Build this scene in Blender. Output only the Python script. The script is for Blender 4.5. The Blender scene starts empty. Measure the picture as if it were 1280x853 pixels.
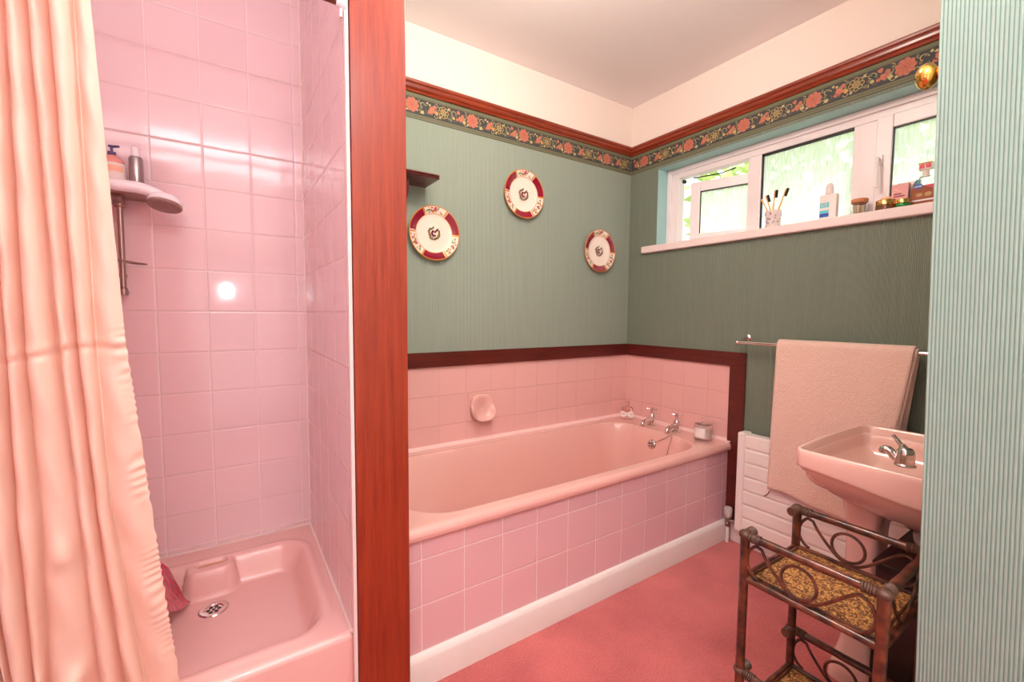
import bpy, math, random
from mathutils import Vector, Matrix
random.seed(7)
SC = bpy.context.scene
COL = SC.collection
PI = math.pi
ROOM_H = 2.529

# ---------------------------------------------------------------- materials
def lin(c):
    out = []
    for v in c[:3]:
        v = v / 255.0
        out.append(v / 12.92 if v <= 0.04045 else ((v + 0.055) / 1.055) ** 2.4)
    return tuple(out) + (1.0,)

def new_mat(name):
    m = bpy.data.materials.new(name)
    m.use_nodes = True
    nt = m.node_tree
    for n in list(nt.nodes):
        nt.nodes.remove(n)
    out = nt.nodes.new('ShaderNodeOutputMaterial')
    b = nt.nodes.new('ShaderNodeBsdfPrincipled')
    nt.links.new(b.outputs[0], out.inputs[0])
    return m, nt, b

def mth(nt, op, a, b=None, c=None):
    n = nt.nodes.new('ShaderNodeMath'); n.operation = op
    for i, v in enumerate((a, b, c)):
        if v is None: continue
        if isinstance(v, (int, float)): n.inputs[i].default_value = v
        else: nt.links.new(v, n.inputs[i])
    return n.outputs[0]

def mix(nt, fac, a, b):
    n = nt.nodes.new('ShaderNodeMix'); n.data_type = 'RGBA'
    if isinstance(fac, (int, float)): n.inputs[0].default_value = fac
    else: nt.links.new(fac, n.inputs[0])
    for i, v in ((6, a), (7, b)):
        if isinstance(v, tuple): n.inputs[i].default_value = v
        else: nt.links.new(v, n.inputs[i])
    return n.outputs[2]

def pos(nt, scale=None):
    g = nt.nodes.new('ShaderNodeNewGeometry')
    if scale is None: return g.outputs['Position']
    mp = nt.nodes.new('ShaderNodeMapping'); mp.inputs['Scale'].default_value = scale
    nt.links.new(g.outputs['Position'], mp.inputs[0])
    return mp.outputs[0]

def noise(nt, scale, detail=3, vec=None, rough=0.5):
    n = nt.nodes.new('ShaderNodeTexNoise'); n.inputs['Scale'].default_value = scale
    n.inputs['Detail'].default_value = detail; n.inputs['Roughness'].default_value = rough
    nt.links.new(vec if vec is not None else pos(nt), n.inputs['Vector'])
    return n.outputs['Fac']

def bump(nt, b, h, strength=0.3, dist=0.002):
    n = nt.nodes.new('ShaderNodeBump'); n.inputs['Strength'].default_value = strength
    n.inputs['Distance'].default_value = dist
    nt.links.new(h, n.inputs['Height']); nt.links.new(n.outputs[0], b.inputs['Normal'])

def simple(name, col, rough=0.5, metal=0.0, var=0.06, nscale=12, bmp=0.0, bscale=60, bdist=0.001, coat=0, spec=None):
    m, nt, b = new_mat(name)
    c = lin(col)
    d = tuple(v * (1 - var) for v in c[:3]) + (1,)
    e = tuple(min(1, v * (1 + var)) for v in c[:3]) + (1,)
    nt.links.new(mix(nt, noise(nt, nscale), d, e), b.inputs['Base Color'])
    b.inputs['Roughness'].default_value = rough
    b.inputs['Metallic'].default_value = metal
    b.inputs['Coat Weight'].default_value = coat
    b.inputs['Coat Roughness'].default_value = 0.08
    if spec is not None: b.inputs['Specular IOR Level'].default_value = spec
    if bmp: bump(nt, b, noise(nt, bscale, 4), bmp, bdist)
    return m

def tile_mat(name, axis, u0, z0, col, grout, p=0.1524, g=0.0026, pz=None, rough=0.12, hgrout=None):
    pz = pz or p
    m, nt, b = new_mat(name)
    s = nt.nodes.new('ShaderNodeSeparateXYZ'); nt.links.new(pos(nt), s.inputs[0])
    u = mth(nt, 'DIVIDE', mth(nt, 'SUBTRACT', s.outputs[axis], u0), p)
    v = mth(nt, 'DIVIDE', mth(nt, 'SUBTRACT', s.outputs[2], z0), pz)
    def edge(t, pp):
        f = mth(nt, 'FRACT', t)
        return mth(nt, 'MULTIPLY', mth(nt, 'MINIMUM', f, mth(nt, 'SUBTRACT', 1.0, f)), pp)
    eu, ev = edge(u, p), edge(v, pz)
    e = mth(nt, 'MINIMUM', eu, ev)
    gm = mth(nt, 'LESS_THAN', e, g / 2)
    cmb = nt.nodes.new('ShaderNodeCombineXYZ')
    nt.links.new(mth(nt, 'FLOOR', u), cmb.inputs[0]); nt.links.new(mth(nt, 'FLOOR', v), cmb.inputs[1])
    wn = nt.nodes.new('ShaderNodeTexWhiteNoise'); nt.links.new(cmb.outputs[0], wn.inputs[0])
    c = lin(col)
    body = mix(nt, wn.outputs[0], tuple(x * .97 for x in c[:3]) + (1,), tuple(min(1, x * 1.025) for x in c[:3]) + (1,))
    body = mix(nt, mth(nt, 'MULTIPLY', noise(nt, 6), .35), body, tuple(min(1, x * 1.04) for x in c[:3]) + (1,))
    gc = lin(grout)
    if hgrout:
        isv = mth(nt, 'LESS_THAN', eu, ev)
        gcol = mix(nt, isv, lin(hgrout), gc)
    else: gcol = gc
    gd = mix(nt, noise(nt, 25), gcol, tuple(x * .8 for x in gc[:3]) + (1,))
    nt.links.new(mix(nt, gm, body, gd), b.inputs['Base Color'])
    nt.links.new(mth(nt, 'ADD', rough, mth(nt, 'MULTIPLY', gm, .5)), b.inputs['Roughness'])
    mr = nt.nodes.new('ShaderNodeMapRange'); mr.interpolation_type = 'SMOOTHSTEP'
    mr.inputs['From Min'].default_value = g * .4; mr.inputs['From Max'].default_value = g * .4 + .004
    nt.links.new(e, mr.inputs['Value'])
    hh = mth(nt, 'ADD', mr.outputs[0], mth(nt, 'MULTIPLY', noise(nt, 9, 1), 1.2))
    hh = mth(nt, 'ADD', hh, mth(nt, 'MULTIPLY', wn.outputs[0], 0.0))
    bump(nt, b, hh, 0.6, 0.0012)
    return m

def ribs_mat(name, axis, light, dark, period=0.0059, shade=0.5):
    """ridged wallpaper: vertical blown ribs"""
    m, nt, b = new_mat(name)
    s = nt.nodes.new('ShaderNodeSeparateXYZ'); nt.links.new(pos(nt), s.inputs[0])
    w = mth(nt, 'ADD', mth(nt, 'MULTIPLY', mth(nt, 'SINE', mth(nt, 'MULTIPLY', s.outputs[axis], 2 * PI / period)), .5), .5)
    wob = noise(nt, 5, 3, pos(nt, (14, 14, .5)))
    c = mix(nt, mth(nt, 'ADD', mth(nt, 'MULTIPLY', w, shade), mth(nt, 'MULTIPLY', wob, 1 - shade)), lin(dark), lin(light))  # groove shade put into the colour too, in step with the bump
    nt.links.new(c, b.inputs['Base Color'])
    b.inputs['Roughness'].default_value = .62
    bump(nt, b, mth(nt, 'ADD', w, mth(nt, 'MULTIPLY', wob, .3)), 0.85, 0.0016)
    return m

def wood_mat(name, col, dark, rough=.35, scale=(40, 40, 2.0), coat=.3):
    m, nt, b = new_mat(name)
    v = pos(nt, scale)
    n1 = noise(nt, 1.0, 5, v, .6)
    n2 = noise(nt, 4.0, 3, v, .6)
    f = mth(nt, 'ADD', mth(nt, 'MULTIPLY', n1, .75), mth(nt, 'MULTIPLY', n2, .25))
    r = nt.nodes.new('ShaderNodeValToRGB')
    r.color_ramp.elements[0].position = .3; r.color_ramp.elements[0].color = lin(dark)
    r.color_ramp.elements[1].position = .65; r.color_ramp.elements[1].color = lin(col)
    nt.links.new(f, r.inputs[0]); nt.links.new(r.outputs[0], b.inputs['Base Color'])
    b.inputs['Roughness'].default_value = rough
    b.inputs['Coat Weight'].default_value = coat; b.inputs['Coat Roughness'].default_value = .15
    bump(nt, b, n2, .12, .001)
    return m

def glass_mat(name, col=(255, 255, 255), rough=0.02, ior=1.3):
    m, nt, b = new_mat(name)
    nt.links.new(mix(nt, noise(nt, 20), lin(col), lin(col)), b.inputs['Base Color'])
    b.inputs['Transmission Weight'].default_value = 1
    b.inputs['Roughness'].default_value = rough
    b.inputs['IOR'].default_value = ior
    return m

M = {}
M['tile_back'] = tile_mat('PinkTileBath', 0, -0.9006, 0.783, (230, 178, 172), (220, 166, 158), hgrout=(190, 134, 122), g=.0018)
M['tile_window'] = tile_mat('PinkTileTaps', 1, -0.136, 0.783, (230, 178, 172), (220, 166, 158), hgrout=(190, 134, 122), g=.0018)
M['tile_panel'] = tile_mat('PinkTilePanel', 0, -1.7354, 0.4134, (224, 178, 182), (244, 222, 218), g=.0036)
M['tile_shower'] = tile_mat('PinkTileShower', 0, -2.444, 0.436, (232, 202, 207), (246, 228, 228), hgrout=(212, 176, 172), g=.003, rough=.1)
M['tile_side'] = tile_mat('PinkTileShowerSide', 1, -0.59, 0.436, (232, 202, 207), (246, 228, 228), hgrout=(212, 176, 172), g=.003, rough=.1)
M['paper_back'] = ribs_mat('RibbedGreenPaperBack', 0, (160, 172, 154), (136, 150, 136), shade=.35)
M['paper_window'] = ribs_mat('RibbedGreenPaperWindow', 1, (138, 150, 130), (92, 103, 89), shade=.6)  # same ribbed paper; the window wall's shade is put into darker tones
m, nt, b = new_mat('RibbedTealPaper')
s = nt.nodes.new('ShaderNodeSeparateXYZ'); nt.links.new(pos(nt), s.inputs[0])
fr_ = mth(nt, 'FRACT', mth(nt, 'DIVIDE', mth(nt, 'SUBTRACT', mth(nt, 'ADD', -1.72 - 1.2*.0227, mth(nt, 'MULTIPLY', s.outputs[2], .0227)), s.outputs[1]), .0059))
gr_ = mth(nt, 'GREATER_THAN', fr_, .74)  # strip between modelled ribs: its groove shade is painted as darker colour
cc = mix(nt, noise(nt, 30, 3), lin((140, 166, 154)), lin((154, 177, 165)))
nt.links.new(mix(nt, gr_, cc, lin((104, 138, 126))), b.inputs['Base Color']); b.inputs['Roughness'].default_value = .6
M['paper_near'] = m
M['paper_reveal'] = simple('RevealTealPaint', (160, 200, 196), .6, var=.03)
M['paint_wall'] = simple('PeachCreamPaint', (240, 226, 214), .8, var=.015, nscale=3, bmp=.05)
M['paint_ceiling'] = simple('CeilingPaint', (246, 240, 238), .85, var=.02, nscale=2, bmp=.05)
M['paint_white'] = simple('PlinthWhite', (234, 226, 220), .5, var=.04, nscale=14, bmp=.2, bscale=30)
M['mahogany'] = wood_mat('MahoganyBoard', (156, 56, 24), (116, 28, 10), .32, (60, 60, 2.4))
M['dado_wood'] = wood_mat('DadoWood', (98, 28, 18), (64, 16, 10), .35, (5, 5, 60))
M['rail_wood'] = wood_mat('PictureRailWood', (156, 62, 32), (98, 28, 14), .3, (3, 3, 90))
M['pink_ceramic'] = simple('PinkAcrylic', (230, 178, 168), .16, var=.02, nscale=4, coat=.3)
M['pink_basin'] = simple('PinkVitreousChina', (238, 196, 182), .13, var=.02, nscale=4, coat=.4)
M['pink_tray'] = simple('PinkShowerTray', (236, 190, 184), .22, var=.02, nscale=4, coat=.2)
M['pink_bead'] = simple('PinkBeadTrim', (245, 206, 200), .25, var=.04, nscale=12)
M['caulk'] = simple('WhiteCaulk', (240, 220, 214), .5, var=.08, nscale=20)
M['chrome'] = simple('Chrome', (222, 218, 216), .09, 1, var=.03)
M['chrome_dull'] = simple('DullChrome', (170, 150, 142), .3, 1, var=.08, nscale=30)
M['brass'] = simple('PolishedBrass', (232, 182, 92), .14, 1, var=.04)
M['white_plastic'] = simple('WindowPlastic', (242, 232, 232), .3, var=.015)
M['sill'] = simple('SillPlastic', (244, 226, 222), .3, var=.015)
M['black'] = simple('BlackGasket', (22, 22, 24), .5, var=.05)
M['rad_white'] = simple('RadiatorEnamel', (244, 234, 228), .4, var=.02)
M['grey_plastic'] = simple('GreyPlastic', (196, 190, 182), .4)
M['gold'] = simple('GoldLid', (226, 180, 110), .18, 1, var=.04)
M['plate_cream'] = simple('PlateCream', (246, 228, 212), .12, var=.02, coat=.5)
M['plate_maroon'] = simple('PlateMaroon', (136, 8, 44), .14, var=.05, coat=.5)
M['plate_gold'] = simple('PlateGold', (214, 140, 62), .3, .3, var=.08, nscale=60)
M['leaf_green'] = simple('PlateLeaf', (112, 130, 84), .3, var=.1)
M['flower_pink'] = simple('PlateFlower', (188, 70, 92), .3, var=.1)
M['navy'] = simple('FriezeGround', (62, 62, 62), .7, var=.2, nscale=60)
M['olive'] = simple('FriezeOlive', (112, 112, 84), .7, var=.12, nscale=50)
M['olive_dark'] = simple('FriezeDarkLine', (74, 76, 60), .7, var=.1)
M['coral'] = simple('FriezeCoral', (188, 112, 90), .7, var=.1, nscale=90)
M['coral_dark'] = simple('FriezeCoralLine', (164, 74, 52), .7, var=.1)
M['cream'] = simple('FriezeCream', (186, 172, 116), .7, var=.14, nscale=90)
M['tan'] = simple('FriezeTan', (196, 150, 84), .6, var=.1)
M['dark_wood'] = wood_mat('DarkMahogany', (112, 48, 44), (70, 26, 26), .35, (10, 60, 60))

# carpet
m, nt, b = new_mat('RedCarpet')
n1 = noise(nt, 4, 4); n2 = noise(nt, 180, 3)
f = mth(nt, 'ADD', mth(nt, 'MULTIPLY', n1, .55), mth(nt, 'MULTIPLY', n2, .45))
r = nt.nodes.new('ShaderNodeValToRGB')
r.color_ramp.elements[0].position = .35; r.color_ramp.elements[0].color = lin((176, 80, 80))
r.color_ramp.elements[1].position = .65; r.color_ramp.elements[1].color = lin((214, 112, 108))
nt.links.new(f, r.inputs[0]); nt.links.new(r.outputs[0], b.inputs['Base Color'])
b.inputs['Roughness'].default_value = .95; b.inputs['Sheen Weight'].default_value = .25
bump(nt, b, mth(nt, 'ADD', n2, mth(nt, 'MULTIPLY', noise(nt, 30, 3), .6)), .9, .006)
M['carpet'] = m

# towel
m, nt, b = new_mat('PeachTerry')
n1 = noise(nt, 230, 2); n2 = noise(nt, 40, 3)
nt.links.new(mix(nt, n1, lin((226, 186, 168)), lin((250, 218, 202))), b.inputs['Base Color'])
b.inputs['Roughness'].default_value = 1; b.inputs['Sheen Weight'].default_value = .4
bump(nt, b, mth(nt, 'ADD', n1, mth(nt, 'MULTIPLY', n2, .8)), 1.0, .004)
M['towel'] = m
M['towel_hem'] = simple('TowelHem', (120, 70, 58), .9)

# curtain
m, nt, b = new_mat('PeachCurtainFabric')
out = [n for n in nt.nodes if n.type == 'OUTPUT_MATERIAL'][0]
stain = mth(nt, 'MULTIPLY', noise(nt, 4, 3), .5)
c = mix(nt, stain, lin((248, 222, 208)), lin((234, 200, 174)))
nt.links.new(c, b.inputs['Base Color']); b.inputs['Roughness'].default_value = .45
tr = nt.nodes.new('ShaderNodeBsdfTranslucent'); tr.inputs[0].default_value = lin((255, 138, 84))
ms = nt.nodes.new('ShaderNodeMixShader'); ms.inputs[0].default_value = .27
nt.links.new(b.outputs[0], ms.inputs[1]); nt.links.new(tr.outputs[0], ms.inputs[2])
nt.links.new(ms.outputs[0], out.inputs[0])
bump(nt, b, noise(nt, 1, 4, pos(nt, (10, 10, 28))), .35, .006)
M['curtain'] = m

# obscured window glass: half clear, half light-scattering, streaked
m, nt, b = new_mat('StreakedObscureGlass')
out = [n for n in nt.nodes if n.type == 'OUTPUT_MATERIAL'][0]
st = noise(nt, 1.0, 4, pos(nt, (60, 150, 7)), .65)
mr = nt.nodes.new('ShaderNodeMapRange'); mr.inputs['From Min'].default_value = .36; mr.inputs['From Max'].default_value = .64
mr.inputs['To Min'].default_value = .30; mr.inputs['To Max'].default_value = .85
nt.links.new(st, mr.inputs['Value'])
tp = nt.nodes.new('ShaderNodeBsdfTransparent'); tp.inputs[0].default_value = (.97, .98, .97, 1)
tl = nt.nodes.new('ShaderNodeBsdfTranslucent'); tl.inputs[0].default_value = (.98, .985, .98, 1)
ms = nt.nodes.new('ShaderNodeMixShader'); nt.links.new(mr.outputs[0], ms.inputs[0])
nt.links.new(tp.outputs[0], ms.inputs[1]); nt.links.new(tl.outputs[0], ms.inputs[2])
m2 = nt.nodes.new('ShaderNodeMixShader'); m2.inputs[0].default_value = .06
b.inputs['Base Color'].default_value = (.9, .95, .95, 1); b.inputs['Roughness'].default_value = .1
nt.links.new(ms.outputs[0], m2.inputs[1]); nt.links.new(b.outputs[0], m2.inputs[2])
nt.links.new(m2.outputs[0], out.inputs[0])
bump(nt, b, st, .6, .003)
M['obscure'] = m
M['glass'] = glass_mat('ClearGlass')
M['glass_pink'] = glass_mat('PinkGlass', (255, 240, 238))
M['amber'] = simple('AmberLiquid', (190, 100, 40), .1, var=.15, nscale=50, coat=.6)
M['jar_brown'] = simple('BrownGlassJar', (120, 70, 40), .1, coat=.6)
M['jar_green'] = simple('GreenGlassJar', (10, 130, 50), .1, coat=.6)
M['label_white'] = simple('LabelWhite', (244, 232, 226), .5)
M['label_pink'] = simple('PinkCarton', (232, 166, 162), .5)
M['ink'] = simple('PrintInk', (150, 60, 76), .5)
M['teal'] = simple('TealPrint', (90, 196, 204), .4)
M['blue'] = simple('BluePrint', (30, 84, 176), .4)
M['red'] = simple('RedPrint', (214, 30, 60), .4)
M['cork'] = simple('Cork', (196, 128, 84), .8, nscale=90, var=.2, bmp=.3)
M['cotton'] = simple('CottonBuds', (246, 222, 186), .9)
M['bamboo'] = simple('Bamboo', (232, 174, 110), .5)
M['bristle'] = simple('BlackBristle', (40, 34, 32), .9, var=.2)
M['cup'] = simple('PatternedCup', (232, 214, 206), .3)
M['cup_spot'] = simple('CupSpot', (150, 132, 160), .4)
M['silver'] = simple('SilverCan', (170, 166, 164), .3, .9)
M['rose_liquid'] = simple('RoseBodyWash', (226, 150, 140), .15, coat=.6)
M['peach_label'] = simple('PeachLabel', (248, 190, 160), .4)
M['purple'] = simple('PurpleCap', (90, 70, 120), .4)
M['shower_white'] = simple('ShowerWhite', (250, 244, 250), .25, var=.02, coat=.3)
M['rose_face'] = simple('ShowerFace', (150, 118, 112), .4, var=.3, nscale=200)
M['candle_label'] = simple('CandleLabel', (246, 236, 232), .6)
M['wax'] = simple('Wax', (244, 214, 204), .5)
M['box_dark'] = wood_mat('DarkBox', (44, 22, 18), (26, 12, 10), .5)
M['plate_leaf'] = M['leaf_green']  # second key for the plate leaf green
M['mat_magenta'] = simple('MagentaRubber', (190, 16, 76), .2, var=.08, nscale=60, coat=.5)
M['leaf'] = simple('HedgeLeaf', (206, 222, 140), .6, var=.3, nscale=30)
M['leaf2'] = simple('HedgeLeafDark', (166, 194, 110), .6, var=.3, nscale=30)
M['bark'] = simple('Bark', (90, 70, 50), .9)
M['lawn'] = simple('Lawn', (110, 150, 70), .9, var=.2)
M['rod_brown'] = simple('RodBrown', (120, 66, 50), .35, .3)

# rattan
m, nt, b = new_mat('RattanPole')
v = pos(nt, (30, 30, 30))
n1 = noise(nt, 1.2, 4, v); n2 = noise(nt, 5, 3, v)
r = nt.nodes.new('ShaderNodeValToRGB')
r.color_ramp.elements[0].position = .33; r.color_ramp.elements[0].color = lin((32, 14, 10))
r.color_ramp.elements[1].position = .72; r.color_ramp.elements[1].color = lin((114, 58, 36))
nt.links.new(n1, r.inputs[0]); nt.links.new(r.outputs[0], b.inputs['Base Color'])
b.inputs['Roughness'].default_value = .28; b.inputs['Coat Weight'].default_value = .4
bump(nt, b, n2, .25, .001)
M['rattan'] = m
M['rattan_wrap'] = simple('RattanWrap', (84, 56, 42), .4, var=.35, nscale=120, bmp=.5, bscale=220)
m, nt, b = new_mat('WovenCane')
s = nt.nodes.new('ShaderNodeSeparateXYZ'); nt.links.new(pos(nt), s.inputs[0])
ck = nt.nodes.new('ShaderNodeTexVoronoi'); ck.inputs['Scale'].default_value = 190
nt.links.new(pos(nt), ck.inputs['Vector'])
r = nt.nodes.new('ShaderNodeValToRGB')
r.color_ramp.elements[0].position = .1; r.color_ramp.elements[0].color = lin((226, 170, 96))
r.color_ramp.elements[1].position = .75; r.color_ramp.elements[1].color = lin((100, 56, 30))
f = mth(nt, 'ADD', mth(nt, 'MULTIPLY', ck.outputs['Distance'], 1.0), mth(nt, 'MULTIPLY', mth(nt, 'SUBTRACT', noise(nt, 90, 3), .45), 1.3))
nt.links.new(f, r.inputs[0]); nt.links.new(r.outputs[0], b.inputs['Base Color'])
b.inputs['Roughness'].default_value = .5
bump(nt, b, ck.outputs['Distance'], .7, .002)
M['cane'] = m

# ---------------------------------------------------------------- mesh builder
class MB:
    def __init__(s): s.v = []; s.f = []; s.m = []
    def add(s, vs, fs, mi=0):
        o = len(s.v); s.v += [tuple(v) for v in vs]
        for i, f in enumerate(fs):
            s.f.append([a + o for a in f]); s.m.append(mi[i] if isinstance(mi, list) else mi)
    def box(s, a, b, mi=0):
        x0, x1 = sorted((a[0], b[0])); y0, y1 = sorted((a[1], b[1])); z0, z1 = sorted((a[2], b[2]))
        s.add([(x0,y0,z0),(x1,y0,z0),(x1,y1,z0),(x0,y1,z0),(x0,y0,z1),(x1,y0,z1),(x1,y1,z1),(x0,y1,z1)],
              [(0,3,2,1),(4,5,6,7),(0,1,5,4),(1,2,6,5),(2,3,7,6),(3,0,4,7)], mi)
    def quad(s, a, b, c, d, mi=0): s.add([a, b, c, d], [(0, 1, 2, 3)], mi)
    def lathe(s, prof, c=(0,0,0), axis=(0,0,1), n=32, mi=0, xref=None, cap=True, sx=1, sy=1):
        """prof: (r, h) list; mi may be a function(ring, k)"""
        ax = Vector(axis).normalized()
        if xref is None:
            xref = Vector((1,0,0)) if abs(ax.x) < .9 else Vector((0,1,0))
        X = (Vector(xref) - ax * Vector(xref).dot(ax)).normalized(); Y = ax.cross(X)
        vs = []; fs = []; ms = []
        C = Vector(c)
        for r, h in prof:
            for k in range(n):
                a = 2 * PI * k / n
                vs.append(C + ax * h + X * (r * math.cos(a) * sx) + Y * (r * math.sin(a) * sy))
        for i in range(len(prof) - 1):
            for k in range(n):
                k2 = (k + 1) % n
                fs.append((i*n+k, i*n+k2, (i+1)*n+k2, (i+1)*n+k)); ms.append(mi(i, k) if callable(mi) else mi)
        if cap:
            fs.append(tuple(reversed(range(n)))); ms.append(mi(0, 0) if callable(mi) else mi)
            t = len(prof) - 1
            fs.append(tuple(t*n + k for k in range(n))); ms.append(mi(t-1, 0) if callable(mi) else mi)
        s.add(vs, fs, ms)
    def tube(s, pts, r, n=10, mi=0, closed=False, cap=True):
        pts = [Vector(p) for p in pts]; N = len(pts)
        rs = r if isinstance(r, (list, tuple)) else [r] * N
        T = []
        for i in range(N):
            if closed: t = pts[(i+1) % N] - pts[i-1]
            else: t = pts[min(i+1, N-1)] - pts[max(i-1, 0)]
            T.append(t.normalized())
        up = Vector((0,0,1)) if abs(T[0].z) < .9 else Vector((1,0,0))
        X = (up - T[0] * up.dot(T[0])).normalized()
        vs = []
        for i in range(N):
            X = (X - T[i] * X.dot(T[i])).normalized(); Y = T[i].cross(X)
            for k in range(n):
                a = 2 * PI * k / n
                vs.append(pts[i] + (X * math.cos(a) + Y * math.sin(a)) * rs[i])
        fs = []
        for i in range(N if closed else N - 1):
            j = (i + 1) % N
            for k in range(n):
                k2 = (k + 1) % n
                fs.append((i*n+k, i*n+k2, j*n+k2, j*n+k))
        if cap and not closed:
            fs.append(tuple(reversed(range(n)))); fs.append(tuple((N-1)*n + k for k in range(n)))
        s.add(vs, fs, mi)
    def sphere(s, c, r, n=16, mi=0, sc=(1,1,1)):
        prof = []
        for i in range(1, n):
            a = PI * i / n
            prof.append((r * math.sin(a), -r * math.cos(a)))
        o = len(s.v)
        s.lathe(prof, (0,0,0), n=n*2, mi=mi)
        for i in range(o, len(s.v)):
            v = s.v[i]; s.v[i] = (c[0]+v[0]*sc[0], c[1]+v[1]*sc[1], c[2]+v[2]*sc[2])
    def grid(s, fn, nu, nv, mi=0, flip=False, closed_u=False):
        vs = [fn(i / nu, j / nv) for j in range(nv + 1) for i in range(nu + (0 if closed_u else 1))]
        w = nu + (0 if closed_u else 1); fs = []
        for j in range(nv):
            for i in range(nu):
                i2 = (i + 1) % w
                q = (j*w+i, j*w+i2, (j+1)*w+i2, (j+1)*w+i)
                fs.append(tuple(reversed(q)) if flip else q)
        s.add(vs, fs, mi)
    def prism(s, poly, fn, mi=0):
        """poly: 2d outline, fn(p, side)-> 3d; extruded between side 0 and 1"""
        n = len(poly)
        vs = [fn(p, 0) for p in poly] + [fn(p, 1) for p in poly]
        fs = [tuple(reversed(range(n))), tuple(range(n, 2*n))] + [(i, (i+1) % n, n+(i+1) % n, n+i) for i in range(n)]
        s.add(vs, fs, mi)
    def build(s, name, mats, parent=None, smooth=True, bevel=0, angle=40, origin=None, solid=0, subsurf=0):
        if not isinstance(mats, (list, tuple)): mats = [mats]
        base = Vector(origin) if origin is not None else (wloc(parent) if parent else Vector((0,0,0)))
        me = bpy.data.meshes.new(name)
        me.from_pydata([tuple(Vector(v) - base) for v in s.v], [], s.f)
        for mt in mats: me.materials.append(M[mt] if isinstance(mt, str) else mt)
        for i, p in enumerate(me.polygons):
            p.material_index = s.m[i]; p.use_smooth = smooth
        me.update()
        o = bpy.data.objects.new(name, me); COL.objects.link(o)
        if parent:
            o.parent = parent
            o.location = base - wloc(parent)
        else: o.location = base
        if solid:
            md = o.modifiers.new('s', 'SOLIDIFY'); md.thickness = solid; md.offset = 0
        if bevel:
            md = o.modifiers.new('b', 'BEVEL'); md.width = bevel; md.segments = 3; md.limit_method = 'ANGLE'; md.angle_limit = math.radians(35)
        if subsurf:
            md = o.modifiers.new('ss', 'SUBSURF'); md.levels = subsurf; md.render_levels = subsurf
        if smooth:
            try: me.set_sharp_from_angle(angle=math.radians(angle))
            except Exception: pass
        return o

def wloc(o):
    v = Vector(o.location)
    while o.parent: o = o.parent; v += Vector(o.location)
    return v

def tag(o, label, cat, group=None):
    o['label'] = label; o['category'] = cat
    if group: o['group'] = group
    return o
def thing(name, label, cat, loc, group=None):
    o = bpy.data.objects.new(name, None); COL.objects.link(o); o.location = loc
    o.empty_display_size = .05
    return tag(o, label, cat, group)
def struct(o): o['kind'] = 'structure'; return o

def catmull(pts, n=8, closed=False):
    P = [Vector(p) for p in pts]; N = len(P); out = []
    segs = N if closed else N - 1
    for i in range(segs):
        g = lambda j: P[j % N] if closed else P[max(0, min(N-1, j))]
        p0, p1, p2, p3 = g(i-1), g(i), g(i+1), g(i+2)
        for k in range(n):
            t = k / n
            out.append(.5 * ((2*p1) + (p2-p0)*t + (2*p0-5*p1+4*p2-p3)*t*t + (3*p1-p0-3*p2+p3)*t**3))
    if not closed: out.append(P[-1])
    return out
def sstep(a, b, x):
    t = max(0., min(1., (x - a) / (b - a))); return t*t*(3-2*t)
def rrect(x, y, x0, x1, y0, y1, r):
    """signed distance, positive inside"""
    cx, cy = (x0+x1)/2, (y0+y1)/2
    qx = abs(x-cx) - ((x1-x0)/2 - r); qy = abs(y-cy) - ((y1-y0)/2 - r)
    return -(math.hypot(max(qx,0), max(qy,0)) + min(max(qx,qy),0) - r)

# ---------------------------------------------------------------- room shell
XS = -1.955            # tiled side wall of the shower
XP = -1.800            # bath side of the partition
YB = -0.80             # front of the board
XL = -2.755            # left wall
YR = -3.10             # rear wall
NX, NY = -1.02, -1.72  # corner of the near wall block
FL = lambda n, v, mi=0: None

b = MB(); b.box((XL-.1, .1, -.1), (.25, YR-.1, 0)); struct(b.build('floor', 'carpet', smooth=False))
b = MB(); b.box((XL-.1, .1, ROOM_H), (.25, YR-.1, ROOM_H+.1)); struct(b.build('ceiling', 'paint_ceiling', smooth=False))

b = MB()
def wq(x0, x1, z0, z1, mi): b.quad((x0,0,z0), (x1,0,z0), (x1,0,z1), (x0,0,z1), mi)
wq(XL-.1, XS+.006, 0, ROOM_H, 0)
wq(XS+.006, XP, 0, ROOM_H, 3)
wq(XP, .0, 0, .97, 1); wq(XP, 0, .97, 2.25, 2); wq(XP, 0, 2.25, ROOM_H, 3)
b.quad((XL-.1,.1,0),(XL-.1,.1,ROOM_H),(.25,.1,ROOM_H),(.25,.1,0),3)
b.quad((0,0,0),(.25,0,0),(.25,0,ROOM_H),(0,0,ROOM_H),3)
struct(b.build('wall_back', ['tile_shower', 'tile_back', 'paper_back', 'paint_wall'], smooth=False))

# window wall with the opening
WY0, WY1, WZ0, WZ1 = -.216, -1.70, 1.585, 2.090
b = MB()
def vq(y0, y1, z0, z1, mi, x=0): b.quad((x,y0,z0), (x,y1,z0), (x,y1,z1), (x,y0,z1), mi)
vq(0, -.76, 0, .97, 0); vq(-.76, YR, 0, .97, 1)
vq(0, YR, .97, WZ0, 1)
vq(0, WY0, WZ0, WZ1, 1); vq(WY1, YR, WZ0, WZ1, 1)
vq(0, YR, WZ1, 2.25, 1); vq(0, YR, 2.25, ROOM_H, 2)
D = .25
b.quad((0,WY0,WZ0),(0,WY0,WZ1),(D,WY0,WZ1),(D,WY0,WZ0),3)
b.quad((0,WY1,WZ0),(D,WY1,WZ0),(D,WY1,WZ1),(0,WY1,WZ1),3)
b.quad((0,WY0,WZ1),(0,WY1,WZ1),(D,WY1,WZ1),(D,WY0,WZ1),3)
b.quad((0,WY0,WZ0),(D,WY0,WZ0),(D,WY1,WZ0),(0,WY1,WZ0),3)
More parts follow.
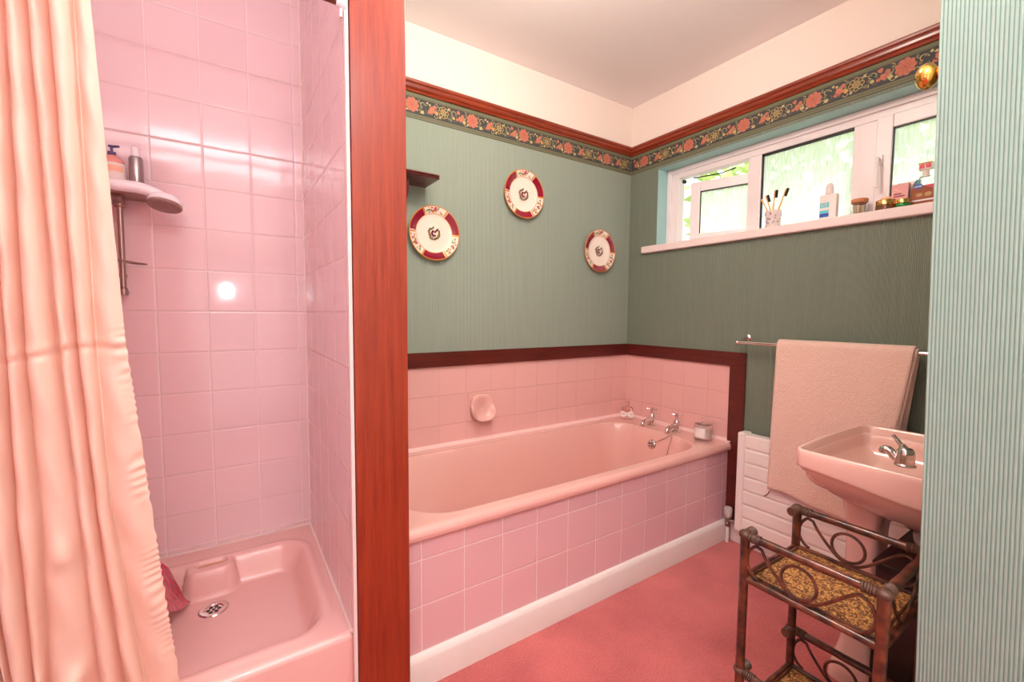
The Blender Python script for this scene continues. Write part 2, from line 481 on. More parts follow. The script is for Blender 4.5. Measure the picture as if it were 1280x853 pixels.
vq(0, YR, 0, WZ0, 2, D); vq(0, YR, WZ1, ROOM_H, 2, D); vq(0, WY0, WZ0, WZ1, 2, D); vq(WY1, YR, WZ0, WZ1, 2, D)
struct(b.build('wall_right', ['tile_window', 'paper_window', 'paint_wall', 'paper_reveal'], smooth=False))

b = MB(); b.box((XL-.1, 0, 0), (XL, YR, ROOM_H)); struct(b.build('wall_left', tile_mat('PinkTileLeft', 1, -.59, .436, (232,202,207), (246,228,228), hgrout=(212,176,172), g=.003), smooth=False))
b = MB(); b.box((XL-.1, YR, 0), (.25, YR-.1, ROOM_H)); struct(b.build('wall_rear', 'paint_wall', smooth=False))
# partition between shower and bath
b = MB()
b.box((XS+.006, 0, 0), (XP, YB+.022, ROOM_H), 1)
b.box((XS, 0, 0), (XS+.006, YB+.022, ROOM_H), 0)
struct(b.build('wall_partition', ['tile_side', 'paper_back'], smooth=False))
b = MB(); b.box((XS+.008, YB+.022, 0), (XP, YB, ROOM_H))
struct(b.build('trim_1', 'mahogany', smooth=False, bevel=.0015))
b = MB(); b.box((XS-.003, YB+.026, .14), (XS+.006, YB+.008, ROOM_H)); struct(b.build('trim_2', 'caulk', smooth=False))

# near wall: real ribs on the face x = NX
b = MB()
per = .0059; y = NY; pr_ = []
nr = int((NY - YR) / per)
for i in range(nr):
    for k in range(6):
        t = k / 6
        pr_.append((NX - .0022 * math.sin(PI * min(1, t / .78)) ** .7 if t < .78 else NX, NY - (i + t) * per))
pr_.append((NX, NY - nr * per))
LN = lambda z: (z-1.2)*.0227
vs = [(x, yy+LN(0), 0) for x, yy in pr_] + [(x, yy+LN(ROOM_H), ROOM_H) for x, yy in pr_]
n = len(pr_)
b.add(vs, [(i, i+1, n+i+1, n+i) for i in range(n-1)], 0)
b.quad((NX, NY+LN(0), 0), (NX, NY+LN(ROOM_H), ROOM_H), (0, NY+LN(ROOM_H), ROOM_H), (0, NY+LN(0), 0), 1)
b.quad((NX, YR, 0), (NX, YR, ROOM_H), (NX, NY - nr*per, ROOM_H), (NX, NY - nr*per, 0), 0)
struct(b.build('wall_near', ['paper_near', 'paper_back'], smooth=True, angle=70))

# picture rail (profile swept round the corner)
prof = [(0,0),(.010,0),(.013,.006),(.010,.012),(.018,.018),(.020,.027),(.015,.031),(.015,.036),(.021,.041),(.022,.050),(.017,.056),(0,.057)]
def sweep(b, prof, z, xa=XP, yb=YR+.8, mi=0):
    n = len(prof); vs = []
    for d, h in prof: vs.append((xa, -d, z+h))
    for d, h in prof: vs.append((-d, -d, z+h))
    for d, h in prof: vs.append((-d, NY, z+h))
    fs = []
    for s_ in range(2):
        for i in range(n-1): fs.append((s_*n+i, s_*n+i+1, (s_+1)*n+i+1, (s_+1)*n+i))
    b.add(vs, fs, mi)
b = MB(); sweep(b, prof, 2.221); struct(b.build('trim_3', 'rail_wood', angle=28))
# dado board: top strip + descending end
DT, DB, DD = 1.005, .931, .014
b = MB()
b.box((XP, 0, DB), (-DD, -DD, DT)); b.box((0, 0, DB), (-DD, -.805, DT)); b.box((0, -.722, 0.105), (-DD, -.805, DB))
struct(b.build('trim_4', 'dado_wood', smooth=False, bevel=.002))
# quadrant bead round the bath
BR = .522
b = MB()
for q in range(1):
    pf = [(0.0, .0), (.016, .0), (.0155, .006), (.012, .012), (.006, .0155), (0, .017)]
    n_ = len(pf); vs = [(XP, -d, BR+h) for d, h in pf] + [(-d, -d, BR+h) for d, h in pf] + [(-d, -.742, BR+h) for d, h in pf]
    b.add(vs, [(s_*n_+i, s_*n_+i+1, (s_+1)*n_+i+1, (s_+1)*n_+i) for s_ in range(2) for i in range(n_-1)])
struct(b.build('trim_5', 'pink_bead'))
# caulk lines of the shower corner + narrow tile upstand at the tray
b = MB()
b.box((XS-.004, 0, .285), (XS, -.004, ROOM_H)); b.box((XL, 0, .284), (XS, -.007, .289)); b.box((XL, 0, .305), (XS, -.004, .308))
b.box((XS-.007, 0, .284), (XS, -.762, .290))
struct(b.build('trim_6', 'caulk', smooth=False))
b = MB(); b.box((0, -.76, 0), (-.016, NY, .105)); struct(b.build('baseboard_right', 'paint_white', smooth=False, bevel=.004))

# ---------------------------------------------------------------- frieze (floral paper border)
FZ0, FZ1 = 2.105, 2.222
def fr_build():
    b = MB()
    def W(side, u, z, d):
        return (u, -d, z) if side == 0 else (-d, -u, z)
    def poly(side, pts, mi, d):
        vs = [W(side, u, z, d) for u, z in pts]
        b.add(vs, [tuple(range(len(vs)))], mi)
    def ribbon(side, pts, w, mi, d):
        for i in range(len(pts)-1):
            (a, c), (e, f) = pts[i], pts[i+1]
            l = math.hypot(e-a, f-c) or 1; nx, nz = -(f-c)/l*w/2, (e-a)/l*w/2
            poly(side, [(a-nx, c-nz), (e-nx, f-nz), (e+nx, f+nz), (a+nx, c+nz)], mi, d)
    def disc(side, u, z, r, mi, d, lob=0, amp=.15, ph=0, n=None):
        n = n or (lob*6 if lob else 12)
        poly(side, [(u + r*(1-amp+amp*abs(math.cos(lob*.5*t+ph)) if lob else 1)*math.cos(t), z + r*(1-amp+amp*abs(math.cos(lob*.5*t+ph)) if lob else 1)*math.sin(t)) for t in [2*PI*i/n for i in range(n)]], mi, d)
    def arc(u, z, r, a0, a1, n=10, sp=1.0):
        return [(u + r*(1+(sp-1)*i/n)*math.cos(a0+(a1-a0)*i/n), z + r*(1+(sp-1)*i/n)*math.sin(a0+(a1-a0)*i/n)) for i in range(n+1)]
    for side, ua, ub, off, ks in ((0, XP, -.002, -.222, range(-5, 1)), (1, .002, 1.719, .106, range(0, 6))):
        base = .0008
        bands = [(FZ0, FZ0+.004, 4), (FZ0+.004, FZ0+.012, 1), (FZ0+.012, FZ0+.0145, 4), (FZ0+.0145, FZ0+.022, 1), (FZ0+.022, FZ1-.02, 0), (FZ1-.02, FZ1-.017, 1), (FZ1-.017, FZ1-.015, 4), (FZ1-.015, FZ1, 1)]
        for z0, z1, mi in bands: poly(side, [(ua, z0), (ub, z0), (ub, z1), (ua, z1)], mi, base)
        zc = FZ0 + .062
        for k in range(-6, 7):
            u0 = off + .316*k
            for uu, kind in ((0, 'c'), (.158, 'y')):
                u = u0 + uu
                if u < ua + .03 or u > ub - .03: continue
                # scrolls around
                for sg in (-1, 1):
                    ribbon(side, arc(u+sg*.052, zc+.008, .016, 0, 4.6*sg, 12, .45), .0028, 5, base+.0004)
                    ribbon(side, arc(u+sg*.060, zc-.018, .012, 1, 1-4.8*sg, 12, .4), .0026, 1, base+.0004)
                    ribbon(side, arc(u+sg*.040, zc+.022, .010, 2, 2+4*sg, 9, .5), .0022, 5, base+.0004)
                    ribbon(side, arc(u+sg*.036, zc-.026, .011, 3, 3-4*sg, 9, .5), .0024, 5, base+.0004)
                    disc(side, u+sg*.044, zc-.006, .006, 1, base+.0003)
                if kind == 'c':
                    disc(side, u, zc, .034, 2, base+.0010, 9, .16)
                    for i in range(9):
                        a = 2*PI*i/9 + .17
                        ribbon(side, [(u+.010*math.cos(a), zc+.010*math.sin(a)), (u+.028*math.cos(a), zc+.028*math.sin(a))], .0014, 3, base+.0013)
                    ribbon(side, arc(u, zc, .010, 0, 2*PI, 12), .0014, 3, base+.0013)
                    disc(side, u, zc, .004, 3, base+.0013)
                else:
                    disc(side, u, zc, .029, 4, base+.0008, 8, .2)
                    for i in range(8):
                        a = 2*PI*i/8
                        ribbon(side, arc(u+.020*math.cos(a), zc+.020*math.sin(a), .008, 0, 2*PI, 8), .0026, 5 if i % 2 else 6, base+.0011)
                    ribbon(side, arc(u, zc, .009, 0, 2*PI, 10), .003, 5, base+.0011)
                    disc(side, u, zc, .0045, 6, base+.0012)
            for du, dz, r, mi, lb in ((.128, .020, .007, 1, 4), (.192, -.022, .008, 1, 4), (.186, .022, .007, 5, 3), (.280, .018, .008, 1, 4), (.034, .026, .006, 1, 3), (.290, -.026, .006, 5, 3), (.075, .024, .006, 5, 3), (.225, .004, .006, 1, 3), (.140, -.028, .006, 5, 4), (.098, -.004, .017, 2, 5), (.112, .014, .010, 2, 4), (.084, -.016, .009, 2, 3), (.122, -.012, .010, 6, 4), (.088, .018, .006, 5, 3),
                                      (.250, -.008, .015, 2, 5), (.238, .020, .010, 2, 3), (.262, .006, .010, 2, 4), (.270, -.018, .010, 5, 4), (.232, -.014, .008, 2, 3), (.050, -.024, .009, 5, 4), (.205, .016, .007, 1, 3), (.212, -.012, .008, 5, 3), (.060, .016, .006, 1, 3)):
                u = u0 + du
                if u < ua + .02 or u > ub - .02: continue
                disc(side, u, zc+dz, r, mi, base+.0009, lb, .3, random.random()*2)
                if r > .013: ribbon(side, arc(u, zc+dz, r*.55, 0, 5, 8), .0016, 6, base+.0012)
    return b.build('trim_7', ['navy', 'olive', 'coral', 'coral_dark', 'olive_dark', 'cream', 'tan'], smooth=False)
struct(fr_build())

# ---------------------------------------------------------------- window
FX = .10
win = thing('window_1', 'x', 'x', (FX, WY0, WZ0)); del win['label']; del win['category']; struct(win)
b = MB()
def fb(y0, y1, z0, z1, x0=FX, x1=FX+.06): b.box((x0, y0, z0), (x1, y1, z1))
WB = 1.627
fb(WY0, WY0-.075, WB-.02, WZ1); fb(WY0-.075, WY1+.05, 2.030, WZ1); fb(WY0-.075, WY1+.05, WB-.02, WB+.012)
fb(-.715, -.782, WB+.012, 2.03); fb(-1.178, -1.262, WB+.012, 2.03); fb(WY1+.05, WY1, WB-.02, WZ1)
b.box((FX-.012, WY0-.03, 2.062), (FX, WY1, WZ1)); b.box((FX-.012, WY0, WB), (FX, WY0-.03, WZ1))
b.box((FX+.012, -.782, 2.022), (FX+.02, -1.178, 2.032)); 
struct(b.build('window_frame', 'white_plastic', win, smooth=False, bevel=.004))
b = MB()
for (y0, y1) in ((-.782, -1.178),):
    b.box((FX+.008, y0, 2.018), (FX+.016, y1, 2.030)); b.box((FX+.008, y0, WB+.01), (FX+.016, y0-.007, 2.03))
b.box((FX-.004, -.318, 1.995), (FX+.02, -.332, 2.012))
struct(b.build('window_gasket', 'black', win, smooth=False))
b = MB(); b.box((FX+.028, -.782, WB+.01), (FX+.034, -1.178, 2.03)); struct(b.build('window_pane', 'obscure', win, smooth=False))
# top hung casement, pushed open at the bottom a little
cs = bpy.data.objects.new('casement', None); COL.objects.link(cs); cs.parent = win; cs.location = Vector((FX+.045, -.334, 2.03)) - Vector(win.location); cs.rotation_euler = (0, 0, math.radians(17)); struct(cs)
def casement(parent, y0, y1, z0, z1, x0, pane_name='pane', tl=.0):
    b = MB(); w = .055; t = .045
    sh = lambda z: 0 
    b.box((x0, y0, z0), (x0+t, y0-w, z1)); b.box((x0, y1+w, z0), (x0+t, y1, z1))
    b.box((x0, y0-w, z0), (x0+t, y1+w, z0+w)); b.box((x0, y0-w, z1-w), (x0+t, y1+w, z1))
    f = b.build('casement_frame', 'white_plastic', parent, smooth=False, bevel=.004); struct(f)
    g = MB(); g.box((x0+.006, y0-w, z1-w-.006), (x0+.012, y1+w, z1-w)); g.box((x0+.006, y0-w, z0+w), (x0+.012, y0-w-.005, z1-w))
    struct(g.build('casement_gasket', 'black', parent, smooth=False))
    g = MB(); g.box((x0+.018, y0-w, z0+w), (x0+.024, y1+w, z1-w)); struct(g.build(pane_name, 'obscure', parent, smooth=False))
casement(cs, -.345, -.745, WB+.008, 1.995, FX+.035)
cs2 = bpy.data.objects.new('casement', None); COL.objects.link(cs2); cs2.parent = win; cs2.location = Vector((FX, -1.262, WB)) - Vector(win.location); struct(cs2)
casement(cs2, -1.262, -1.66, WB+.008, 2.034, FX-.012)
b = MB()
b.box((FX-.022, -1.268, 1.835), (FX-.012, -1.290, 1.875)); b.tube([(FX-.02, -1.279, 1.858), (FX-.045, -1.279, 1.858), (FX-.05, -1.282, 1.845), (FX-.05, -1.284, 1.735)], .0065, 8)
struct(b.build('window_handle', 'white_plastic', cs2, bevel=0))
# casement stay seen through the gap
b = MB(); b.tube([(FX+.03, -.37, 2.018), (FX+.06, -.52, 2.012), (FX+.085, -.60, 2.028)], .0035, 6); struct(b.build('casement_stay', 'black', win))
b = MB(); b.box((FX+.0, -.12, WB-.042), (-.028, WY1-.1 if False else NY, WB)); struct(b.build('window_sill', 'sill', win, smooth=False, bevel=.006))

# ---------------------------------------------------------------- bath
bath = thing('bathtub', 'pink built-in bathtub with tiled side panel and white plinth', 'bathtub', (-.90, -.38, 0))
X0, X1, Y0, Y1 = XP+.002, -.002, -.747, -.002
def bathz(x, y):
    d = rrect(x, y, -1.735, -.165, -.692, -.085, .17)
    # end wall near taps is steep, far end slopes
    slope = .10 + .25 * sstep(-1.2, -1.7, x)
    z = BR - .40 * (sstep(-.004, slope, d) ** .75)
    z += .0 
    e = min(x - X0, X1 - x, 9, y - Y0)
    ef = y - Y0
    if ef < .022: z -= .022 - math.sqrt(max(0, .022**2 - (.022-ef)**2))
    # slight raised lip round the bowl
    z += .0035 * math.exp(-((d+.008)/.010)**2)
    return z
b = MB()
def spaced(a, c, n): return [a + (c-a)*i/n for i in range(n+1)]
ys = [Y0, Y0+.001, Y0+.003, Y0+.007, Y0+.013, Y0+.022] + spaced(Y0+.03, Y1, 90)
xs = spaced(X0, X1, 200)
vs = [(x, y, bathz(x, y)) for y in ys for x in xs]
w = len(xs)
b.add(vs, [(j*w+i, j*w+i+1, (j+1)*w+i+1, (j+1)*w+i) for j in range(len(ys)-1) for i in range(w-1)])
# apron lip down and under
o = [(x, Y0, .500) for x in xs] + [(x, Y0, .488) for x in xs] + [(x, Y0+.004, .482) for x in xs] + [(x, Y0+.035, .480) for x in xs]
b.add(o, [(j*w+i+1, j*w+i, (j+1)*w+i, (j+1)*w+i+1) for j in range(3) for i in range(w-1)])
b.build('tub', 'pink_ceramic', bath, angle=60)
b = MB(); b.box((X0, -.730, .06), (X1-.004, -.712, .480)); b.build('side_panel', 'tile_panel', bath, smooth=False)
b = MB()
b.prism([(0,0),(.020,0),(.020,.088),(.017,.098),(.010,.105),(0,.107)], lambda p, s: ((X0, X1-.018)[s], -.730-p[0], p[1]))
b.build('plinth', 'paint_white', bath, angle=30)
b = MB(); c = (-.186, -.372, .445)
b.lathe([(0.0,.010),(.012,.010),(.020,.008),(.026,.004),(.028,0),(.028,-.012)], c, (-1,0,.25), 24, cap=False)
ov = b.build('overflow', 'chrome', bath)
b = MB()
for a in range(4):
    t = a*PI/2 + .6
    b.sphere((c[0]-.011, c[1]+.011*math.cos(t), c[2]+.011*math.sin(t)), .0045, 6)
b.build('overflow_hole', 'black', ov)
tag(MB() and (lambda b: (b.tube(catmull([(-.198,-.372,.452), (-.19,-.42,.475), (-.172,-.47,.512), (-.170,-.490,.529), (-.176,-.500,.524), (-.195,-.502,.49), (-.205,-.497,.44), (-.215,-.492,.395)], 10), .0016, 6), b.build('plug_chain', 'chrome_dull'))[1])(MB()), 'thin plug chain looped from overflow over the bath rim', 'chain')

# pillar taps
def pillar_tap(y, label):
    x = -.075
    t = thing('bath_tap', label, 'tap', (x, y, BR+.002), 'chrome pillar taps on the bath end')
    b = MB(); z = BR+.002
    b.lathe([(.026,0),(.026,.004),(.021,.008),(.016,.012),(.014,.03),(.016,.045),(.018,.052),(.017,.060),(.011,.066),(.0095,.078),(.012,.082),(.0,.084)], (x,y,z), n=24, cap=False)
    b.build('tap_body', 'chrome', t)
    b = MB(); b.tube(catmull([(x,y,z+.034),(x-.03,y,z+.037),(x-.06,y,z+.032),(x-.083,y,z+.022),(x-.088,y,z+.006)], 6), [.0125]*8+[.0115]*8+[.011]*8+[.0125], 14)
    b.build('spout', 'chrome', t)
    b = MB(); b.lathe([(.0,.082),(.006,.082),(.006,.092),(.010,.094),(.010,.102),(.004,.105),(0,.106)], (x,y,z), n=16, cap=False)
    for a in (.5, .5+PI/2):
        dx, dy = math.cos(a), math.sin(a)
        b.tube([(x-dx*.029,y-dy*.029,z+.097),(x-dx*.022,y-dy*.022,z+.098),(x,y,z+.099),(x+dx*.022,y+dy*.022,z+.098),(x+dx*.029,y+dy*.029,z+.097)], [.0062,.0045,.005,.0045,.0062], 10)
    b.build('cross_handle', 'chrome', t)
pillar_tap(-.280, 'chrome bath tap nearer the corner bottle, left of the pair')
pillar_tap(-.455, 'chrome bath tap beside the round candle jar, right of the pair')

# jars on the bath end
z = BR+.002
t = thing('bath_salts_bottle', 'small pink glass bottle with cream bow in bath corner', 'bottle', (-.075,-.085,z))
b = MB(); b.lathe([(.0,0),(.034,0),(.036,.004),(.036,.066),(.030,.074),(.012,.078),(.010,.088),(.0,.088)], (-.075,-.085,z), n=28, cap=False); b.build('bottle_body', 'glass_pink', t)
b = MB(); b.lathe([(.0,.088),(.007,.088),(.009,.096),(.013,.104),(.010,.112),(0,.115)], (-.075,-.085,z), n=16, cap=False); b.build('stopper', 'glass_pink', t)
b = MB()
for sg in (-1, 1):
    b.tube(catmull([(-.104,-.107,z+.034), (-.110+.016*sg,-.113-.022*sg,z+.048), (-.108+.022*sg,-.110-.028*sg,z+.034), (-.110+.016*sg,-.113-.022*sg,z+.022), (-.104,-.107,z+.034)], 5), .007, 8)
    b.tube([(-.104,-.107,z+.034), (-.104+.016*sg,-.110-.020*sg,z+.012)], .005, 6)
b.build('bow', 'candle_label', t)
t = thing('candle_jar', 'glass candle jar with glass lid and white label on bath ledge', 'candle', (-.085,-.630,z))
c = (-.085,-.630,z)
b = MB(); b.lathe([(.0,0),(.042,0),(.045,.004),(.045,.082),(.0425,.082),(.0425,.012),(.0,.010)], c, n=36, cap=False); b.build('glass', 'glass', t)
b = MB(); b.lathe([(.0,.012),(.041,.012),(.041,.062),(.0,.060)], c, n=30, cap=False); b.build('wax', 'wax', t)
b = MB()
def lab(u, v):
    a = PI*.88 + (u-.5)*2.3
    return (c[0]+.0458*math.cos(a), c[1]+.0458*math.sin(a), z+.016+.052*v)
b.grid(lab, 20, 2); b.build('label', 'candle_label', t)
b = MB(); b.lathe([(.0,.083),(.046,.083),(.047,.088),(.030,.092),(.008,.094),(.006,.100),(.012,.108),(.009,.118),(0,.120)], c, n=30, cap=False); b.build('lid', 'glass', t)

# soap dish (ceramic, in the tiling)
t = thing('soap_dish', 'pink scalloped ceramic soap dish set into bath tiles', 'soap dish', (-1.12, 0, .70))
b = MB(); b.box((-1.196, -.001, .632), (-1.046, -.008, .782)); b.build('back_plate', 'pink_ceramic', t, smooth=False, bevel=.004)
b = MB()
def dish(u, v):
    a = 2*PI*u; rx = .064*(1-v**3*.0); 
    r = [1, 1.0, .96, .80, .4, 0][int(v*5+.001)]
    dep = [.010, .05, .056, .050, .030, .022][int(v*5+.001)]
    sx = .068*r*(1 if True else 1); sz = .070*r
    k = (abs(math.cos(a))**.75)*(1 if math.cos(a) > 0 else -1); l = (abs(math.sin(a))**.75)*(1 if math.sin(a) > 0 else -1)
    lower = .35 + .65*sstep(-.35, .5, -l)
    yy = -.008 - (dep * (lower if v < .9 else .6) if v < .5 else dep*.5)
    return (-1.12 + sx*k, yy, .704 + sz*l)
b.grid(dish, 40, 5, closed_u=True); b.build('bowl', 'pink_ceramic', t, subsurf=1, angle=180)

# ---------------------------------------------------------------- plates
def plate(x, z, label):
    t = thing('wall_plate', label, 'plate', (x, 0, z), 'decorative plates on the green wall')
    n = 90; y0 = -.004
    prof = [(.0,.006),(.060,.004),(.128,.020),(.1305,.0225),(.1300,.0245),(.1255,.0245),(.0945,.0150),(.0915,.0140),(.0880,.0125),(.075,.0100),(.04,.0095),(.0,.0095)]
    def mi(ring, k):
        a = math.degrees(2*PI*(k+.5)/n)
        if ring in (3, 4): return 2
        if ring == 6: return 2
        if ring == 5:
            return 1 if ((a-120) % 120) < 58 else 0
        return 0
    b = MB(); b.lathe(prof, (x, y0, z), (0,-1,0), n, mi, xref=(1,0,0), cap=False)
    # angles measured anticlockwise seen from the room
    for i in range(len(b.v)):
        pass
    PM = {0: 2, 1: 3, 2: 4, 3: 1}
    rnd = random.Random(3)
    def h(r): return .0250-.0095*max(0, (.1255-r))/.031 if r > .0945 else .0118
    def blob(r, a, s, mi, el=1.0, rot=0):
        cx, cz = r*math.cos(a), r*math.sin(a)
        pts = []
        for q in range(8):
            tq = 2*PI*q/8
            px, pz = s*math.cos(tq), s*el*math.sin(tq)
            xx = px*math.cos(rot)-pz*math.sin(rot)+cx; zz = px*math.sin(rot)+pz*math.cos(rot)+cz
            pts.append((x+xx, y0-h(math.hypot(xx, zz))-.0006, z+zz))
        b.add(pts, [tuple(range(8))], PM[mi])
    for s_ in range(3):
        # cream panels lie between the maroon ones
        a0 = math.radians(58 + 120*s_); a1 = math.radians(120 + 120*s_)
        for e in (a0, a1):
            for r in (.098, .104, .110, .116, .122):
                blob(r, e + (.03 if e == a0 else -.03)*(1+(int(r*1000) % 2)), .0055, 0, .8, rnd.random())
        for q in range(30):
            a = a0 + (a1-a0)*(.14+.72*rnd.random()); r = .110 + .011*(rnd.random()*2-1)
            blob(r, a, .0035+.003*rnd.random(), (1, 1, 2, 0)[q % 4], .6, rnd.random()*3)
        am = (a0+a1)/2
        for q in range(5): blob(.110+.005*math.cos(q*1.26), am+.05*math.sin(q*1.26), .004, 2, 1)
    for q in range(64):
        a = 2*PI*q/32
        if .8 < a % (2*PI) < 1.4: continue
        blob(.021+.011*rnd.random(), a+.1, .0042, (1, 1, 0, 1, 2)[q % 5], .7, a)
    for q in range(7): blob(.011, 2.0+q*.5, .0075, 2, .6, q*.5)
    for q in range(5): blob(.006+.004*q, .9, .0045, 3 if q % 2 else 2, .8, .8)
    b.build('dish', ['plate_cream', 'plate_maroon', 'plate_gold', 'leaf_green', 'flower_pink'], t, angle=50)
plate(-1.385, 1.583, 'maroon and cream floral plate lowest left, beside the wooden shelf')
plate(-.862, 1.848, 'maroon and cream floral plate hanging highest, middle of the three')
plate(-.288, 1.591, 'maroon and cream floral plate nearest the window wall corner')

# wall shelf
sz = 1.800; sx1 = -1.421
t = thing('wall_shelf', 'dark red wooden wall shelf on curved bracket beside left plate', 'shelf', (-1.56, 0, sz))
b = MB()
b.prism([(0,0),(.160,0),(.166,.004),(.160,.009),(.166,.014),(.160,.020),(0,.020)], lambda p, s: ((XP+.002, sx1)[s], -p[0], sz-.004+p[1]))
b.build('shelf_board', 'dark_wood', t, angle=30)
b = MB()
pts = [(0, -.004)] + [(.12*math.cos(a)**.8 if math.cos(a) > 0 else 0, -.004 - .12*math.sin(a)) for a in [i*PI/2/10 for i in range(11)]]
b.prism(pts, lambda p, s: ((-1.565, -1.545)[s], -p[0], sz+p[1]))
b.build('shelf_bracket', 'dark_wood', t, angle=30)

# ---------------------------------------------------------------- shower tray
t = thing('shower_tray', 'pink moulded shower tray with raised soap recess', 'shower tray', ((XL+XS)/2, -.38, 0))
TX0, TX1, TY0, TY1, TR, TF = XL+.002, XS-.001, -.762, -.003, .285, .195
def trayz(x, y):
    d = rrect(x, y, TX0+.05, -2.005, -.700, -.115, .09)
    # raised block with the soap recess at the back
    db = rrect(x, y, -2.374, -2.240, -.180, .10, .03)
    k = .02
    e = min(d, -db*2.0)
    fr = sstep(-.55, -.70, y)
    z = TR - (TR-TF) * sstep(0, .055 + .05*fr, e)
    r_ = math.hypot(x+2.298, y+.272)
    z -= .006*math.exp(-(r_/.07)**2)*(1 if e > .03 else 0)
    ef = y - TY0
    if ef < .018: z -= .018 - math.sqrt(max(0, .018**2-(.018-ef)**2))
    z += .004*math.exp(-((d+.012)/.012)**2)
    s_ = rrect(x, y, -2.354, -2.256, -.146, -.112, .017)
    z -= .009*sstep(-.001, .004, s_)
    return z
b = MB()
ys = [TY0, TY0+.001, TY0+.003, TY0+.007, TY0+.012, TY0+.018] + spaced(TY0+.025, TY1, 150)
xs = spaced(TX0, TX1, 170); w = len(xs)
b.add([(x, y, trayz(x, y)) for y in ys for x in xs], [(j*w+i, j*w+i+1, (j+1)*w+i+1, (j+1)*w+i) for j in range(len(ys)-1) for i in range(w-1)])
b.add([(TX0,TY0,TR-.018),(TX1,TY0,TR-.018),(TX1,TY0,.142),(TX0,TY0,.142)], [(1,0,3,2)])
b.build('tray_shell', 'pink_tray', t, angle=50)
b = MB(); b.box((TX0, TY0+.004, 0), (TX1, TY0+.03, .142)); b.build('tray_plinth', 'pink_tray', t, smooth=False)
b = MB(); dc = (-2.298, -.272, TF-.006)
b.lathe([(.0,.001),(.026,.001),(.028,.004),(.040,.006),(.044,.003),(.045,0)], dc, n=36, cap=False)
dr = b.build('drain', 'chrome', t)
b = MB()
for q in range(6):
    a = 2*PI*q/6; b.lathe([(.0062,0),(.0062,.0006),(0,.0006)], (dc[0]+.0155*math.cos(a), dc[1]+.0155*math.sin(a), dc[2]+.0012), n=10, cap=False)
b.lathe([(.0055,0),(.0055,.0006),(0,.0006)], (dc[0],dc[1],dc[2]+.0012), n=10, cap=False)
b.build('drain_hole', 'black', dr)
b = MB(); b.add([( -2.305+.043*math.cos(a), -.129+.0105*math.sin(a), TR-.0078) for a in [2*PI*i/24 for i in range(24)]], [tuple(range(24))])
b.build('soap_recess_stain', simple('RecessStain', (206, 150, 110), .4), t, smooth=False)

# magenta bath mat crumpled in tray
b = MB()
def matf(u, v):
    x = -2.62 + .255*u; y = -.45 + .25*v
    xx_ = -2.62 + .255*u*(1-.22*(1-v))
    z = TF + .006 + .155*sstep(-.005, .075, -2.367 - xx_)
    z += (.003*math.sin(u*58)*math.sin(v*40) + .0045*math.sin(u*23+v*17)*math.sin(v*31-u*8))*min(1,(1-u)*8+.15)
    x2 = xx_
    return (x2, y + .05*(1-u), max(z, TF+.003))
b.grid(matf, 70, 50)
tag(b.build('bath_mat', 'mat_magenta', origin=(-2.5, -.3, TF), solid=0), 'magenta bumpy rubber mat crumpled in shower tray behind curtain', 'bath mat')

# ---------------------------------------------------------------- shower fittings
t = thing('shower_riser_rail', 'slim brown-chrome vertical riser rail on the shower tiles', 'shower rail', (-2.52, 0, 1.25))
b = MB(); b.tube([(-2.522, -.045, 1.262), (-2.522, -.045, 1.577)], .0085, 14); b.build('pole', 'chrome_dull', t)
b = MB(); b.lathe([(.012,0),(.012,.022),(.009,.024)], (-2.522,-.045,1.252), n=16); b.tube([(-2.522,-.045,1.264),(-2.522,0,1.264)], .008, 10); b.build('lower_bracket', 'chrome_dull', t)
b = MB(); b.lathe([(.011,0),(.011,.012)], (-2.522,-.045,1.310), n=16); b.build('rail_clip', 'chrome_dull', t)
b = MB(); b.tube(catmull([(-2.53,-.045,1.366),(-2.505,-.03,1.362),(-2.475,-.05,1.358),(-2.455,-.075,1.357),(-2.475,-.095,1.359),(-2.52,-.095,1.365),(-2.555,-.075,1.368),(-2.555,-.05,1.368)], 6, True), .0028, 8, closed=True)
b.build('soap_ring', 'chrome_dull', t)
b = MB(); b.box((-2.60, -.002, 1.578), (-2.445, -.11, 1.586)); b.build('shelf_plate', 'chrome_dull', t, smooth=False, bevel=.003)
b = MB(); b.lathe([(.016,0),(.019,.008),(.016,.03)], (-2.522,-.045,1.545), n=16); b.tube([(-2.522,-.045,1.56),(-2.522,-.10,1.575)], .012, 12); b.build('slider', 'chrome_dull', t)
t = thing('hand_shower', 'white hand shower head resting on the riser rail holder', 'shower head', (-2.40, -.13, 1.53))
b = MB()
hp = catmull([(-2.66,-.155,1.600),(-2.58,-.145,1.597),(-2.50,-.135,1.598),(-2.455,-.13,1.597),(-2.415,-.13,1.585),(-2.385,-.13,1.568)], 6)
b.tube(hp, [.015+.004*math.sin(PI*i/(len(hp)-1)) for i in range(len(hp))], 18); b.build('handle', 'shower_white', t)
ax = Vector((-.12,-.25,-1)).normalized(); c = (-2.392,-.13,1.572)
b = MB(); b.lathe([(.0,-.016),(.018,-.014),(.036,-.006),(.046,.006),(.048,.018),(.046,.020)], c, ax, 36, cap=False); b.build('head_shell', 'shower_white', t)
b = MB(); b.lathe([(.0465,.018),(.0475,.026),(.044,.030),(.0,.033)], c, ax, 36, cap=False); b.build('spray_face', 'rose_face', t)

